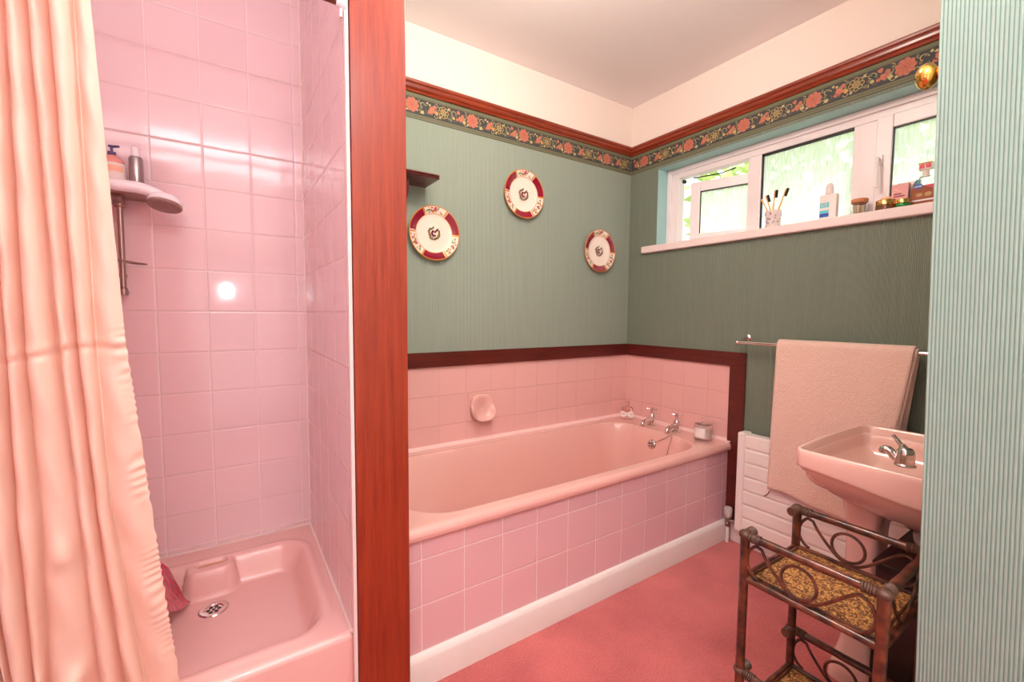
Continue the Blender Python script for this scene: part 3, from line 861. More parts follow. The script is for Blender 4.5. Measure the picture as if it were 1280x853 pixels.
def pump(name, label, x, y, z):
    t = thing(name, label, 'bottle', (x, y, z)); c = (x, y, z)
    b = MB(); b.lathe([(.0,0),(.030,0),(.033,.004),(.033,.020),(.033,.092),(.030,.105),(.018,.118),(.011,.122),(.0,.122)], c, n=28, cap=False, sy=.75)
    b.build('liquid', 'rose_liquid', t)
    b = MB(); b.lathe([(.0332,.018),(.0335,.094)], c, n=28, cap=False, sy=.75); lb = b.build('label', 'label_white', t)
    b = MB()
    b.add([(x+.0338*math.cos(a), y+.0338*.75*math.sin(a), z+.076+dz) for dz in (-.010, .010) for a in [-2.6+i*.25 for i in range(9)]], [(i, i+1, 9+i+1, 9+i) for i in range(8)])
    b.build('peach_patch', 'peach_label', lb)
    b = MB(); b.lathe([(.011,.122),(.011,.132),(.004,.134),(.004,.146),(.009,.148),(.009,.152),(0,.153)], c, n=16, cap=False); b.tube([(x,y,z+.150),(x+.02,y-.01,z+.150)], .004, 8); b.build('pump_head', 'purple', t)
pump('pump_bottle', 'rose pump bottle with white label on the shower shelf', -2.533, -.06, 1.586)
c = (-2.474,-.055,1.586)
t = thing('spray_can', 'silver spray can with pale pink cap on shower shelf', 'can', c)
b = MB(); b.lathe([(.0,0),(.0185,0),(.0195,.003),(.0195,.120),(.016,.128),(.0,.128)], c, n=28, cap=False); b.build('can', 'silver', t)
b = MB(); b.lathe([(.012,.128),(.012,.156),(.010,.160),(0,.161)], c, n=20, cap=False); b.build('cap', 'shower_white', t)

# ---------------------------------------------------------------- curtain + rod
RZ = 1.992; CY = -.83
t = thing('curtain_rod', 'brown shower curtain rod with pale end bracket by mahogany post', 'curtain rod', (-2.35, CY+.02, RZ))
b = MB(); b.tube([(XL, -.785, RZ), (XS-.004, -.785, RZ)], .0115, 16); b.build('rod', 'rod_brown', t)
b = MB(); b.lathe([(.022,0),(.022,.006),(.016,.012),(.016,.022),(.0,.022)], (XS,-.785,RZ), (-1,0,0), 20, cap=False); b.tube([(XS-.008,-.785,RZ-.012),(XS-.010,-.785,RZ-.038)], .004, 8); b.build('end_bracket', 'shower_white', t)
tracks = [  # z, crease x positions
 (1.96, [-2.745,-2.712,-2.680,-2.648,-2.618,-2.590,-2.563,-2.537,-2.512,-2.483,-2.450,-2.428]),
 (1.77, [-2.742,-2.712,-2.682,-2.650,-2.620,-2.592,-2.566,-2.541,-2.514,-2.486,-2.452,-2.427]),
 (1.135,[-2.730,-2.704,-2.678,-2.650,-2.622,-2.600,-2.582,-2.562,-2.542,-2.500,-2.473,-2.446,-2.401][:0] + [-2.728,-2.702,-2.676,-2.650,-2.616,-2.590,-2.566,-2.542,-2.500,-2.473,-2.446,-2.401]),
 (.80,  [-2.700,-2.680,-2.660,-2.640,-2.618,-2.598,-2.567,-2.536,-2.484,-2.459,-2.436,-2.374]),
 (.60,  [-2.612,-2.610,-2.608,-2.606,-2.604,-2.594,-2.562,-2.538,-2.475,-2.445,-2.416,-2.358]),
 (.42,  [-2.590,-2.588,-2.586,-2.584,-2.582,-2.578,-2.557,-2.540,-2.466,-2.431,-2.397,-2.342]),
 (.22,  [-2.578,-2.576,-2.574,-2.572,-2.570,-2.566,-2.550,-2.528,-2.458,-2.420,-2.385,-2.326])]
def track(z):
    for i in range(len(tracks)-1):
        (z0, a), (z1, c) = tracks[i], tracks[i+1]
        if z <= z0 and z >= z1:
            k = (z0-z)/(z0-z1); return [p+(q-p)*k for p, q in zip(a, c)]
    return tracks[-1][1] if z < .3 else tracks[0][1]
rndc = random.Random(5)
NL = 11; PER = 26
def curt(u, v):
    z = 1.965 - 1.745*v
    tr = track(z)
    s_ = u*NL; i = min(NL-1, int(s_)); f = s_ - i
    x = tr[i] + (tr[i+1]-tr[i])*f
    wdt = tr[i+1]-tr[i]
    amp = .024 + .42*wdt
    if i == NL-1: amp = .012 + .06*wdt
    if i == 7 and z < 1.2: amp *= 1 - .45*sstep(1.2, .8, z)
    y = CY - amp*(abs(math.sin(PI*(f**.9)))**.55) + .004*math.sin(i*2.1+z*3)
    if i == NL-1:
        y = CY - .010 - .012*math.sin(PI*f) - .010*f
        # gathered hem ruffles
        rf = sstep(.25, 1., f) * sstep(1.25, 1.05, z)
        ph = z*300 + 9*math.sin(z*11) + 5*math.sin(z*37)
        y += .0021*math.sin(ph - 5*f)*rf*(.6+.4*math.sin(z*23))
        x += .0012*math.sin(ph*.9 + .4)*rf*f
    y += .0035*math.exp(-((z-1.115-.012*math.sin(u*9))/.007)**2) - .002*math.exp(-((z-1.13-.012*math.sin(u*9))/.008)**2)
    # soft diagonal creases
    y += .0022*math.sin(z*38+u*50)*math.sin(z*7+u*20)
    # a bunched tuck low in the wide fold
    if 6 <= i <= 7 and z < .62:
        y -= .018*math.exp(-((z-.47-.05*(f-.5))/.025)**2)*math.sin(PI*f)
    if i == 7: y += .010*math.exp(-((z-.73)/.03)**2)*math.sin(PI*f)*-1
    return (x, y, z)
b = MB(); b.grid(curt, NL*PER, 520)
tag(b.build('shower_curtain', 'curtain', origin=(-2.5, CY, .22), angle=180), 'peach fabric shower curtain bunched in folds with ruffled hem', 'curtain')
for xi in tracks[0][1][::2]:
    pass

# ---------------------------------------------------------------- towel rail, towel
t = thing('towel_rail', 'chrome towel rail on the green wall under the window', 'towel rail', (0, -1.12, 1.066))
b = MB(); b.tube([(-.072, -.790, 1.062), (-.072, -1.66, 1.062)], .0085, 16); b.sphere((-.072,-.791,1.062), .0115, 10); b.build('bar', 'chrome', t)
for yy in (-.806, -1.64):
    b = MB(); b.tube([(-.072, yy, 1.062), (-.004, yy, 1.085)], .007, 12); b.lathe([(.018,0),(.018,.004),(.012,.010),(0,.012)], (0,yy,1.086), (-1,0,0), 18, cap=False); b.build('bracket', 'chrome', t)
t = thing('towel', 'peach terry towel folded over the chrome rail', 'towel', (-.09, -1.24, 1.07))
def towel_layer(dx, ya, yb, zf, zb, name, edge=0, wav=0):
    """front edge at zf; over the rail; back edge at zb"""
    b = MB(); R_ = .0125 + dx
    path = []
    Lf = 1.062 - zf; nF = 40
    for i in range(nF): path.append(('f', i/nF))
    for i in range(9): path.append(('t', i/8))
    for i in range(1, 21): path.append(('b', i/20))
    def P(u, k):
        kind, q = path[k]
        yy = ya + (yb-ya)*u
        if kind == 'f':
            z = zf + (1.062-zf)*q
            hang = 1-q
            z += (-.020*math.sin(u*2.6) + .012*math.sin(u*5.+1) + (.03*u if wav else .02*u))*hang
            x = -.072 - R_ - .022*hang - .006*math.sin(u*7+hang*3)*hang - .004*math.sin(u*15+2)*hang**.5
            yy -= -.006*hang*u*4 if u > .9 else 0
            yy += .034*hang*u*1.6
            return (x, yy, z)
        if kind == 't':
            a = PI*q; return (-.072 - R_*math.cos(a), yy, 1.062 + R_*math.sin(a))
        z = 1.062 - (1.062-zb)*q
        return (-.072 + R_ - .002*q, yy + .034*q*u, z)
    vs = [P(i/36, k) for k in range(len(path)) for i in range(37)]
    b.add(vs, [(k*37+i, k*37+i+1, (k+1)*37+i+1, (k+1)*37+i) for k in range(len(path)-1) for i in range(36)])
    return b.build(name, 'towel', t, solid=.006, angle=180)
towel_layer(.012, -.992, -1.474, .372, .63, 'outer_fold')
towel_layer(.002, -.998, -1.482, .385, .66, 'inner_fold')
b = MB(); b.tube([(-.112,-.999,.373),(-.118,-.993,.358),(-.118,-.985,.348),(-.116,-.975,.340)][::-1], .0025, 6); b.build('hanging_loop', 'towel_hem', t)

# ---------------------------------------------------------------- radiator + valve
t = thing('radiator', 'white panelled radiator with horizontal grooves under towel rail', 'radiator', (-.05, -1.2, .10))
RX = -.085; ZB, ZT = .105, .603
b = MB()
b.box((-.03, -.858, ZB), (RX+.006, -1.66, ZT))
rows = 7; hgt = (ZT-ZB)/rows
for i in range(rows):
    z0 = ZB + i*hgt; z1 = z0+hgt
    b.prism([(0, z0+.003),(.006, z0+.006),(.008, z0+.012),(.008, z1-.008),(.006, z1-.003),(0, z1-.001)], lambda p, s: (RX+.006-p[0], (-.860,-1.66)[s], p[1]))
b.build('front_panel', 'rad_white', t, smooth=False)
b = MB(); b.box((-.02, -.820, ZB-.004), (RX-.004, -.858, ZT+.008)); b.build('end_cap', 'rad_white', t, smooth=False, bevel=.008)
for yy in (-1.0, -1.5):
    b = MB(); b.box((-.005, yy, .3), (-.03, yy-.04, .5)); b.build('wall_bracket', 'rad_white', t, smooth=False)
t = thing('radiator_valve', 'grey capped radiator valve on pipe beside bath end', 'valve', (-.05, -.766, 0))
b = MB(); b.tube([(-.05,-.766,0),(-.05,-.766,.10)], .0085, 12); b.build('pipe', 'paint_white', t)
b = MB(); b.lathe([(.011,.085),(.013,.09),(.013,.105),(.010,.108),(.013,.112),(.013,.135),(.010,.14)], (-.05,-.766,0), n=12); b.tube([(-.05,-.766,.122),(-.05,-.825,.122)], .009, 12); b.lathe([(.012,0),(.012,.012)], (-.05,-.782,.122), (0,-1,0), 6); b.build('valve_body', 'chrome_dull', t)
b = MB(); b.lathe([(.014,.134),(.019,.142),(.021,.178),(.017,.188),(0,.190)], (-.05,-.766,0), n=18, cap=False); b.build('valve_cap', 'grey_plastic', t)

# ---------------------------------------------------------------- washbasin
t = thing('washbasin', 'pink pedestal washbasin jutting out beside the ribbed wall', 'washbasin', (-.48, -1.55, 0))
BZ = .785
def outline(a, s=1.0, fr=0.0):
    """superellipse-like plan: straight back at the wall"""
    ca, sa = math.cos(a), math.sin(a)
    n_ = 16.0
    r = 1.0/((abs(ca)**n_ + abs(sa)**n_)**(1/n_))
    x = ca*r*.288; y = sa*r*.178
    if sa > 0: x *= 1 - .006*sstep(.3, 1, sa*r); y += .010*math.cos(ca*r*PI/2)*sstep(0, 1, sa*r) - .004
    return x*s, y*s
NB = 96; cxb, cyb = -.475, -1.541
levels = [ # scale, z, yshift
 (.20, .590, -.02), (.34, .598, -.02), (.52, .622, -.015), (.70, .652, -.01), (.85, .690, -.004), (.935, .716, 0), (.962, .728, 0), (.988, .732, 0), (.996, .738, 0), (1.0, .772, 0), (.999, .782, 0), (.992, .786, 0), (.965, .7865, 0), (.953, .785, 0), (.943, .776, 0), (.935, .760, 0)]
b = MB(); vs = []
for s_, z, ysf in levels:
    for k in range(NB):
        x, y = outline(2*PI*k/NB, s_)
        if z < .77: z_ = z - .032*(1-sstep(-.17, .17, y))
        else: z_ = z
        vs.append((cxb+x, max(-1.719, cyb+y+ysf), z_))
fs = [(i*NB+k, i*NB+(k+1) % NB, (i+1)*NB+(k+1) % NB, (i+1)*NB+k) for i in range(len(levels)-1) for k in range(NB)]
fs.append(tuple(reversed(range(NB))))
b.add(vs, fs)
# inner bowl: blend from rim outline to bowl with a tap ledge at the wall side
def inner(a, q):
    x, y = outline(a, .935)
    bx, by = outline(a, .90)
    by = by*.90 + .020
    if q <= .25:
        k = q/.25; return (cxb + x+(bx-x)*k, cyb + y+(by-y)*k, .760-.008*k)
    k = (q-.25)/.75
    f_ = (1-k**2.2)
    return (cxb + bx*f_, cyb + .02*k + by*f_, .752 - .125*math.sin(k*PI/2)**.8)
b.add([inner(2*PI*k/NB, j/16) for j in range(17) for k in range(NB)], [(j*NB+k, j*NB+(k+1) % NB, (j+1)*NB+(k+1) % NB, (j+1)*NB+k) for j in range(16) for k in range(NB)])
b.build('basin', 'pink_basin', t, angle=60)
b = MB()
def ped(u, v):
    z = .62*v; a = 2*PI*u
    k = .80 + .45*sstep(.25, 0, v) + .25*sstep(.8, 1, v)
    n_ = 5; ca, sa = math.cos(a), math.sin(a); r = 1/((abs(ca)**n_+abs(sa)**n_)**(1/n_))
    return (-.49 + .075*k*ca*r, -1.485 + .055*k*sa*r, z)
b.grid(ped, 64, 40, closed_u=True); b.build('pedestal', 'pink_basin', t, angle=80)
t = thing('mixer_tap', 'chrome basin mixer tap with raised thin lever', 'tap', (-.535, -1.578, .750))
b = MB(); c = (-.535,-1.578,.750)
b.lathe([(.026,0),(.026,.004),(.0225,.008),(.0225,.036),(.020,.048),(.016,.053),(0,.054)], c, n=28, cap=False); b.build('tap_body', 'chrome', t)
b = MB(); b.tube(catmull([(c[0],c[1]+.008,.766),(c[0],c[1]+.024,.770),(c[0],c[1]+.038,.786),(c[0],c[1]+.050,.788),(c[0],c[1]+.054,.778)], 6), [.013]*6+[.0125]*6+[.0125]*6+[.012]*7, 16); b.build('spout', 'chrome', t)
b = MB(); b.tube(catmull([(c[0],c[1],.800),(c[0]-.002,c[1]+.012,.812),(c[0]-.003,c[1]+.022,.826),(c[0]-.004,c[1]+.032,.838)], 6), [.009]*6+[.006]*6+[.005]*6+[.0065], 12); b.build('lever', 'chrome', t)
# under the basin
t = thing('under_basin_box', 'dark wooden box standing in shadow behind the pink pedestal', 'box', (-.5, -1.65, 0))
b = MB(); b.box((-.72, -1.575, 0), (-.36, -1.715, .50)); b.build('body', 'box_dark', t, smooth=False, bevel=.004)
b = MB(); b.box((-.73, -1.57, .50), (-.35, -1.716, .515)); b.build('lid', 'box_dark', t, smooth=False, bevel=.003)
b = MB(); b.tube(catmull([(-.52,-1.62,.555),(-.52,-1.62,.545),(-.54,-1.63,.537),(-.56,-1.66,.537),(-.57,-1.70,.537)], 6), .017, 12)
tag(b.build('waste_pipe', 'grey_plastic', origin=(-.54,-1.66,.537)), 'grey waste pipe in shadow under the washbasin', 'pipe')

# ---------------------------------------------------------------- rattan stand
CX0, CX1, CY0, CY1 = -1.063, -.765, -1.390, -1.690
t = thing('rattan_stand', 'brown rattan two-tier stand with scrolled sides and cane shelves', 'stand', ((CX0+CX1)/2, (CY0+CY1)/2, 0))
TOPZ, SH1, R2, SH2 = .600, .480, .212, .092
corners = [(CX0,CY0),(CX0,CY1),(CX1,CY0),(CX1,CY1)]
for (x, y) in corners:
    b = MB(); pts = [(x, y, z) for z in [0,.1,.2,.3,.4,.5,.595]]
    b.tube(pts, [.0120,.0115,.0122,.0115,.012,.0118,.0125], 14); lg = b.build('leg', 'rattan', t)
    for zz in (TOPZ, R2):
        b = MB(); b.sphere((x, y, zz+.002), .0165, 10, 0, (1, 1, .8))
        ix = 1 if x == CX0 else -1; iy = -1 if y == CY0 else 1
        for q in range(5):
            for d_ in ((ix, 0), (0, iy)):
                a0 = .014+q*.0055
                b.lathe([(.0125,0),(.0138,.0022),(.0125,.0046)], (x+d_[0]*a0, y+d_[1]*a0, zz), (d_[0], d_[1], 0), 12)
        b.build('cane_binding', 'rattan_wrap', lg)
def bar(p, q, r=.0105, name='rail'):
    b = MB(); P0, P1 = Vector(p), Vector(q)
    b.tube([P0 + (P1-P0)*i/8 for i in range(9)], [r*(1+.05*((i*7) % 3-1)) for i in range(9)], 12); b.build(name, 'rattan', t)
for zz in (TOPZ, R2):
    bar((CX0,CY0,zz), (CX0,CY1,zz)); bar((CX1,CY0,zz), (CX1,CY1,zz))
    bar((CX0,CY1,zz), (CX1,CY1,zz))
for zz in (SH1, SH2):
    for a_, c_ in ((0,1),(2,3),(0,2),(1,3)):
        bar((*corners[a_], zz), (*corners[c_], zz), .009, 'shelf_edge')
    b = MB(); b.box((CX0+.004, CY0-.004, zz-.001), (CX1-.004, CY1+.004, zz+.004)); b.build('cane_shelf', 'cane', t, smooth=False)
    b = MB()
    for a_, c_ in ((0,1),(2,3),(0,2),(1,3)):
        p = Vector((*corners[a_], zz+.008)); q = Vector((*corners[c_], zz+.008)); mid = Vector(((CX0+CX1)/2, (CY0+CY1)/2, zz+.008))
        p += (mid-p)*.09; q += (mid-q)*.09
        b.tube([p, q], .0035, 8)
    b.build('inner_edge', 'rattan', t)
def scroll(x, top, name='scroll'):
    dz = top - .600
    S1 = [(-1.418,.582),(-1.402,.560),(-1.397,.528),(-1.410,.502),(-1.428,.491)]
    S0 = [(-1.418,.583),(-1.434,.578),(-1.450,.552),(-1.485,.513),(-1.517,.491),(-1.551,.494),(-1.590,.525),(-1.625,.560),(-1.648,.575),(-1.668,.565),(-1.678,.538),(-1.671,.508),(-1.650,.491),(-1.625,.489)]
    b = MB()
    b.tube(catmull([(x, y, z+dz) for y, z in reversed(S1)], 5) + catmull([(x, y, z+dz) for y, z in S0[1:]], 6), .0042, 8)
    b.tube([(x, -1.524 + .040*math.cos(a), .536+dz + .040*math.sin(a)) for a in [2*PI*i/28 for i in range(28)]], .0042, 8, closed=True)
    b.build(name, 'rattan', t)
for x in (CX0, CX1):
    for top in (TOPZ, R2): scroll(x, top)
for top in (TOPZ, R2):   # end panel by the ribbed wall
    dz = top-.600; b = MB()
    k = (CX1-CX0)/.3
    f_ = lambda y: CX0 + (-1.390 - y)*k
    b.tube(catmull([(f_(y), CY1, z+dz) for y, z in [(-1.428,.491),(-1.400,.52),(-1.402,.560),(-1.434,.578),(-1.470,.53),(-1.517,.491),(-1.58,.51),(-1.648,.575),(-1.678,.538),(-1.650,.491)]], 6), .0042, 8)
    b.build('scroll', 'rattan', t)

# ---------------------------------------------------------------- on the sill
SZ = WB
def cyl(b, c, r, h0, h1, n=24, mi=0): b.lathe([(0,h0),(r,h0),(r,h1),(0,h1)], c, n=n, mi=mi, cap=False)
c = (.045, -.880, SZ)
t = thing('toothbrush_cup', 'pale speckled ceramic tumbler holding toothbrushes on the sill', 'cup', c)
b = MB(); b.lathe([(.0,0),(.030,0),(.032,.003),(.0355,.088),(.033,.088),(.029,.006),(0,.006)], c, n=32, cap=False); rn = random.Random(2)
for q in range(46):
    a = rn.random()*2*PI; h = .010+rn.random()*.068; r_ = .0325+.0035*h/.088+.0004; s_ = .0035+.002*rn.random()
    A = Vector((math.cos(a), math.sin(a), 0)); T_ = Vector((-math.sin(a), math.cos(a), 0))
    C_ = Vector(c) + A*(r_) + Vector((0,0,h))
    b.add([tuple(C_ + A*.0003 + T_*s_*math.cos(w_) + Vector((0,0,1))*s_*math.sin(w_)) for w_ in [i*PI/3 for i in range(6)]], [tuple(range(6))], 1)
b.build('tumbler', ['cup', 'cup_spot'], t)
def brush(top, base, label, head=True, rot=0):
    t = thing('toothbrush', label, 'toothbrush', base)
    A, B_ = Vector(base), Vector(top); d = (B_-A)
    b = MB(); b.tube([A, A+d*.5, A+d*.72, A+d*.8, A+d*.98, B_], [.004,.0046,.003,.0035,.005,.004], 8); b.build('stem', 'bamboo', t)
    if head:
        side = Vector((0, rot, 0)) if rot else Vector((-1,0,0))
        b = MB(); P0 = A+d*.80+side*.0085; P1 = B_+side*.0085
        b.tube([P0, P0+(P1-P0)*.5, P1], [.0062,.0066,.0062], 8); b.build('bristles', 'bristle', t)
z0 = SZ+.008
brush((.050,-.838,1.800), (.058,-.888,z0), 'bamboo toothbrush with dark bristles leaning left', True, -1)
brush((.036,-.888,1.812), (.030,-.880,z0), 'bamboo toothbrush standing upright, middle of the cup', True, -1)
brush((.045,-.936,1.812), (.046,-.872,z0), 'bamboo toothbrush leaning right out of the cup', True, -1)
brush((.034,-.826,1.782), (.036,-.895,z0+.002), 'bare bamboo toothbrush handle furthest left in the cup', False)

c = (.045, -1.118, SZ)
t = thing('lotion_bottle', 'white squeeze bottle with teal and blue label against window', 'bottle', c)
b = MB(); b.prism([(-.033,0),(.033,0),(.034,.110),(.030,.116),(-.030,.116),(-.034,.110)], lambda p, s: (c[0]+(-.014,.014)[s], c[1]+p[0], SZ+p[1])); b.build('bottle_body', 'label_white', t, smooth=False, bevel=.004)
b = MB(); b.lathe([(.015,.116),(.016,.130),(.014,.150),(.009,.164),(0,.168)], c, n=20, cap=False); b.build('cap', 'sill', t)
b = MB(); xx = c[0]-.0148
def lq(y0, y1, z0, z1, mi): b.add([(xx,y0,SZ+z0),(xx,y1,SZ+z0),(xx,y1,SZ+z1),(xx,y0,SZ+z1)], [(0,1,2,3)], mi)
lq(c[1]+.030, c[1]-.006, .058, .080, 0); lq(c[1]+.030, c[1]-.006, .034, .046, 0); lq(c[1]+.030, c[1]-.006, .016, .033, 1)
b.build('label', ['teal', 'blue'], t, smooth=False)
b = MB(); xx -= .0004
for q in range(3):
    y_ = c[1]+.024-q*.009; lq(y_, y_-.002, .060, .076, 0); lq(y_, y_-.006, .074, .076, 0); lq(y_, y_-.006, .067, .069, 0)
b.build('lettering', ['label_white'], t, smooth=False)

c = (.045, -1.232, SZ)
t = thing('cork_jar', 'small glass jar of cotton buds with cork lid', 'jar', c)
b = MB(); b.lathe([(0,0),(.027,0),(.029,.004),(.029,.046),(.026,.054),(.0245,.054),(.027,.045),(.027,.006),(0,.005)], c, n=28, cap=False); b.build('glass', 'glass', t)
b = MB(); b.lathe([(0,.050),(.024,.050),(.0245,.054),(.029,.055),(.030,.068),(.028,.071),(0,.071)], c, n=24, cap=False); b.build('cork_lid', 'cork', t)
b = MB()
for q in range(26):
    a = rn.random()*6.28; r_ = .018*math.sqrt(rn.random()); x_, y_ = c[0]+r_*math.cos(a), c[1]+r_*math.sin(a); tl = (rn.random()-.5)*.008
    b.tube([(x_,y_,SZ+.007),(x_+tl,y_-tl,SZ+.038)], [.0022,.0022], 6); b.sphere((x_+tl,y_-tl,SZ+.040), .0034, 4)
b.build('cotton_buds', 'cotton', t)['kind'] = 'stuff'

def lidjar(name, label, c, r, h, hl, body):
    t = thing(name, label, 'jar', c)
    b = MB(); b.lathe([(0,0),(r*.9,0),(r,.003),(r,h-.003),(r*.9,h),(0,h)], c, n=30, cap=False); b.build('jar_body', body, t)
    b = MB(); b.lathe([(0,h),(r*.98,h),(r*.98,h+hl-.002),(r*.94,h+hl),(0,h+hl)], c, n=30, cap=False); b.build('lid', 'gold', t)
lidjar('cream_jar', 'wide brown glass cream jar with gold lid', (.030, -1.325, SZ), .033, .024, .020, 'jar_brown')
lidjar('cream_jar', 'small green glass cream jar with gold lid by pink carton', (.006, -1.386, SZ), .023, .016, .016, 'jar_green')
c = (.048, -1.366, SZ)
t = thing('cosmetic_carton', 'small pink upright carton with dark print on the sill', 'carton', c)
b = MB(); b.box((c[0]-.012, c[1]+.026, SZ), (c[0]+.014, c[1]-.026, SZ+.102)); b.build('carton_body', 'label_pink', t, smooth=False, bevel=.001)
b = MB(); xx = c[0]-.0132
for row, zz in enumerate((.060, .050)):
    y_ = c[1]+.018
    for q in range(7 if row else 5):
        w_ = (.0035, .0045, .003, .004)[(q+row) % 4]
        b.add([(xx,y_,SZ+zz),(xx,y_-w_,SZ+zz),(xx,y_-w_,SZ+zz+.006),(xx,y_,SZ+zz+.006)], [(0,1,2,3)]); y_ -= w_+.0012
b.build('lettering', 'ink', t, smooth=False)
c = (.078, -1.384, SZ)
t = thing('blue_packet', 'white packet with blue corners standing behind the pink carton', 'packet', c)
b = MB(); b.box((c[0]-.006, c[1]+.036, SZ), (c[0]+.008, c[1]-.036, SZ+.112)); b.build('packet_body', 'label_white', t, smooth=False, bevel=.001)
b = MB(); b.box((c[0]-.0068, c[1]+.036, SZ+.100), (c[0]-.006, c[1]+.024, SZ+.1125)); b.build('blue_corner', 'teal', t, smooth=False); b = MB(); b.box((c[0]-.0068, c[1]-.022, SZ+.090), (c[0]-.006, c[1]-.036, SZ+.1125)); b.build('blue_corner', 'teal', t, smooth=False)
c = (.050, -1.438, SZ)
t = thing('oil_bottle', 'clear bottle of amber oil with blue oval badge, square cap', 'bottle', c)
b = MB(); b.prism([(-.036,0),(.036,0),(.038,.008),(.036,.085),(.018,.115),(-.018,.115),(-.036,.085),(-.038,.008)], lambda p, s: (c[0]+(-.017,.017)[s], c[1]+p[0], SZ+p[1])); b.build('bottle_body', 'glass', t, smooth=False, bevel=.004)
b = MB(); b.prism([(-.034,.003),(.034,.003),(.035,.010),(.0335,.080),(-.0335,.080),(-.035,.010)], lambda p, s: (c[0]+(-.0145,.0145)[s], c[1]+p[0], SZ+p[1])); b.build('oil', 'amber', t, smooth=False)
b = MB(); b.box((c[0]-.014, c[1]+.020, SZ+.140), (c[0]+.014, c[1]-.020, SZ+.166)); b.lathe([(.010,.113),(.010,.142)], c, n=16); b.build('cap', 'label_white', t, smooth=False, bevel=.002)
b = MB(); xx = c[0]-.0178
b.add([(xx, c[1]+.016+.014*math.cos(a), SZ+.078+.0095*math.sin(a)) for a in [2*PI*i/20 for i in range(20)]], [tuple(range(20))], 0)
xx2 = xx-.0003
b.add([(xx2, c[1]+.016+y_, SZ+.0775+z_) for y_, z_ in ((-.010,-.002),(.010,-.002),(.010,.001),(-.010,.001))], [(0,1,2,3)], 1)
b.add([(xx, c[1]+y_, SZ+z_) for y_, z_ in ((-.006,.078),(-.032,.078),(-.032,.066),(-.006,.070))], [(0,1,2,3)], 2)
for q, (yy_, r_) in enumerate(((.012,.010),(-.014,.011))):
    b.add([(xx, c[1]+yy_+r_*math.cos(a), SZ+.044+r_*.75*math.sin(a)) for a in [2*PI*i/16 for i in range(16)]], [tuple(range(16))], 3)
b.add([(xx, c[1]+y_, SZ+z_) for y_, z_ in ((.033,.020),(-.033,.020),(-.033,.026),(.033,.026))], [(0,1,2,3)], 1)
b.build('label', ['blue', 'label_white', 'red', 'tan'], t, smooth=False)
b = MB()
for q in range(2):
    y_ = c[1]+.017-q*.019; b.box((c[0]-.0148, y_, SZ+.144), (c[0]-.014, y_-.015, SZ+.160), 0)
b.box((c[0]-.0148, c[1]+.020, SZ+.161), (c[0]-.014, c[1]-.020, SZ+.166), 1)
b.build('cap_print', ['red', 'tan'], t, smooth=False)
c = (.062, -1.318, SZ)
b = MB(); b.lathe([(0,0),(.026,0),(.028,.004),(.026,.05),(.018,.062),(0,.064)], c, n=24, cap=False)
tag(b.build('tub', 'peach_label', origin=c), 'pale peach plastic pot behind the brown cream jar', 'pot')

# brass knob on the near wall's far face
c = (-1.003, -1.7087, 1.695)
t = thing('brass_knob', 'polished brass knob projecting past ribbed wall edge', 'knob', c)
b = MB(); b.lathe([(.014,0),(.014,.002),(.010,.004),(.0075,.008),(.0075,.012)], c, (0,1,0), 20); b.build('stem', 'brass', t)
b = MB(); b.sphere((c[0]-.004, c[1]+.020, c[2]-.001), .0255, 14, 0, (1,.72,1)); b.build('ball', 'brass', t)

# ---------------------------------------------------------------- outside
b = MB(); b.box((.25, 3, -.4), (9, -6, -.3)); struct(b.build('ground', 'lawn', smooth=False))
t = thing('garden_hedge', 'pale green leafy hedge outside the obscured window', 'hedge', (2.2, .6, -.3))
rl = random.Random(11)
def foliage(n, fn, name, mat):
    b = MB()
    for q in range(n):
        p = Vector(fn()); a = Vector((rl.random()-.5, rl.random()-.5, rl.random()-.5)).normalized(); c_ = a.cross(Vector((rl.random()-.5, rl.random()-.5, rl.random()-.5))).normalized()
        s_ = .05+.05*rl.random()
        b.add([p-a*s_, p+c_*s_*.45, p+a*s_, p-c_*s_*.45], [(0,1,2,3)])
    b.build(name, mat, t, smooth=False)
hf = lambda: (2.2+rl.gauss(0,.22), -2.2+3.1*rl.random(), -.3+ (2.95+.35*math.sin(rl.random()*6))*rl.random()**.8)
foliage(5200, hf, 'foliage', 'leaf'); foliage(2600, hf, 'darker_foliage', 'leaf2')  # second set: leaves of a darker tone, scattered the same way
b = MB()
for q in range(9): b.tube([(2.2, -2.0+q*.5, -.3), (2.2+.05*math.sin(q), -1.95+q*.5, 1.6)], [.03,.012], 6)
b.build('stem', 'bark', t)

# ---------------------------------------------------------------- lights
def area(name, loc, target, size, power, col, sizey=None):
    l = bpy.data.lights.new(name, 'AREA'); l.energy = power; l.color = col; l.size = size
    if sizey: l.shape = 'RECTANGLE'; l.size_y = sizey
    o = bpy.data.objects.new(name, l); COL.objects.link(o); o.location = loc
    o.rotation_euler = (Vector(target)-Vector(loc)).to_track_quat('-Z', 'Y').to_euler()
    return o
area('bounce_flash', (-2.1, -2.45, 1.75), (-2.09, -2.44, 2.52), .4, 28, (.97, .98, 1), .3)
area('low_fill_light', (-2.2, -3.0, .95), (-2.2, 0, .8), 1.1, 3.5, (.97, .98, 1), 1.4)  # added soft fill behind the camera, brightens the lower shower
area('ceiling_strip_light', (-2.15, -2.25, 2.50), (-2.0, -1.2, 0), 1.1, 22, (.98, .98, 1), .6)
area('camera_flash', (-2.23, -2.06, 1.36), (-1.6, 0, 1.2), .05, 1.1, (.96, .99, 1), .035)
l = bpy.data.lights.new('ceiling_lamp', 'POINT'); l.energy = 26; l.color = (1, .88, .76); l.shadow_soft_size = .12
o = bpy.data.objects.new('ceiling_lamp', l); COL.objects.link(o); o.location = (-1.45, -1.05, 2.34)
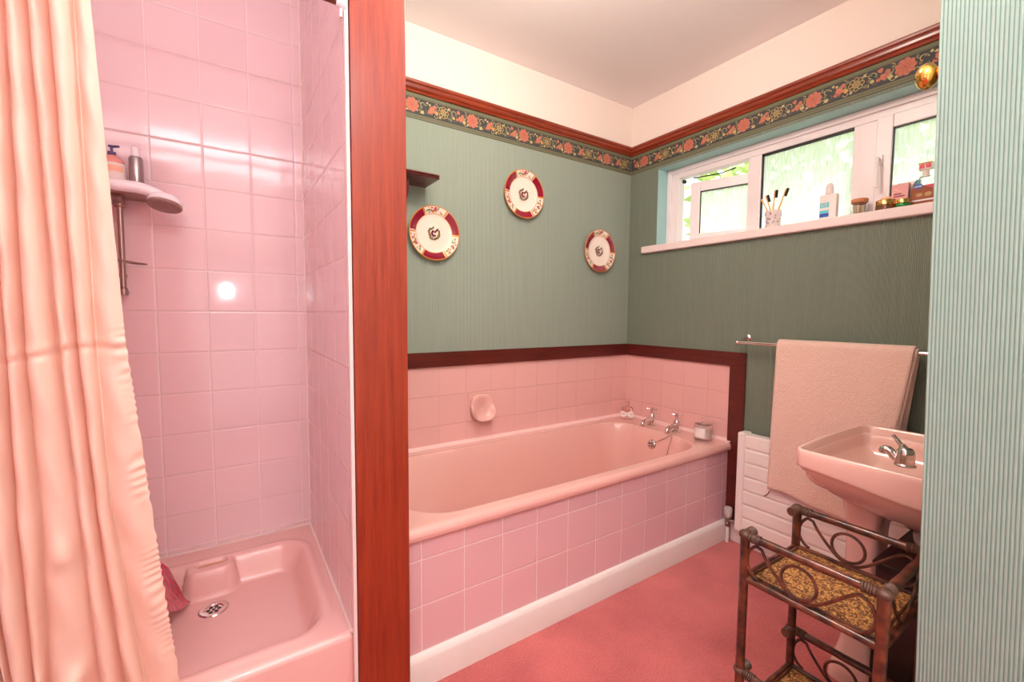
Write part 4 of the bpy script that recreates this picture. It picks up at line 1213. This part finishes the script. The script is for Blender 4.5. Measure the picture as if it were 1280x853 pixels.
s = bpy.data.lights.new('sun', 'SUN'); s.energy = 3.0; s.angle = .2; s.color = (1, .97, .9)
o = bpy.data.objects.new('sun', s); COL.objects.link(o); o.rotation_euler = Vector((-.35, .5, -.8)).to_track_quat('-Z', 'Y').to_euler()

w = bpy.data.worlds.new('World'); SC.world = w; w.use_nodes = True
nt = w.node_tree; bg = nt.nodes['Background']
tc = nt.nodes.new('ShaderNodeTexCoord'); sp = nt.nodes.new('ShaderNodeSeparateXYZ'); nt.links.new(tc.outputs['Generated'], sp.inputs[0])
r = nt.nodes.new('ShaderNodeValToRGB'); r.color_ramp.elements[0].position = 0; r.color_ramp.elements[0].color = (.99, 1, .99, 1); r.color_ramp.elements[1].position = .7; r.color_ramp.elements[1].color = (.9, .95, 1, 1)
nt.links.new(sp.outputs[2], r.inputs[0]); nt.links.new(r.outputs[0], bg.inputs[0]); bg.inputs[1].default_value = 1.9

# ---------------------------------------------------------------- camera
cam = bpy.data.cameras.new('Camera'); co = bpy.data.objects.new('Camera', cam); COL.objects.link(co)
yaw, pit, rol = math.radians(56.8141), math.radians(3.635), math.radians(.4361)
f0 = Vector((math.cos(yaw)*math.cos(pit), math.sin(yaw)*math.cos(pit), -math.sin(pit)))
R0 = Vector((math.sin(yaw), -math.cos(yaw), 0)); U0 = R0.cross(f0)
R_ = R0*math.cos(rol) + U0*math.sin(rol); U_ = U0*math.cos(rol) - R0*math.sin(rol)
mw = Matrix((( R_.x, U_.x, -f0.x, -2.2265), (R_.y, U_.y, -f0.y, -1.9972), (R_.z, U_.z, -f0.z, 1.199), (0,0,0,1)))
co.matrix_world = mw
cam.sensor_width = 36; cam.lens = 540.6234/1280*36; cam.clip_start = .02
SC.camera = co
SC.view_settings.view_transform = 'Standard'
SC.view_settings.look = 'None'
SC.view_settings.exposure = 0.25
SC.cycles.use_denoising = True
SC.cycles.max_bounces = 10; SC.cycles.diffuse_bounces = 5; SC.cycles.transparent_max_bounces = 12
SC.cycles.sample_clamp_indirect = 6
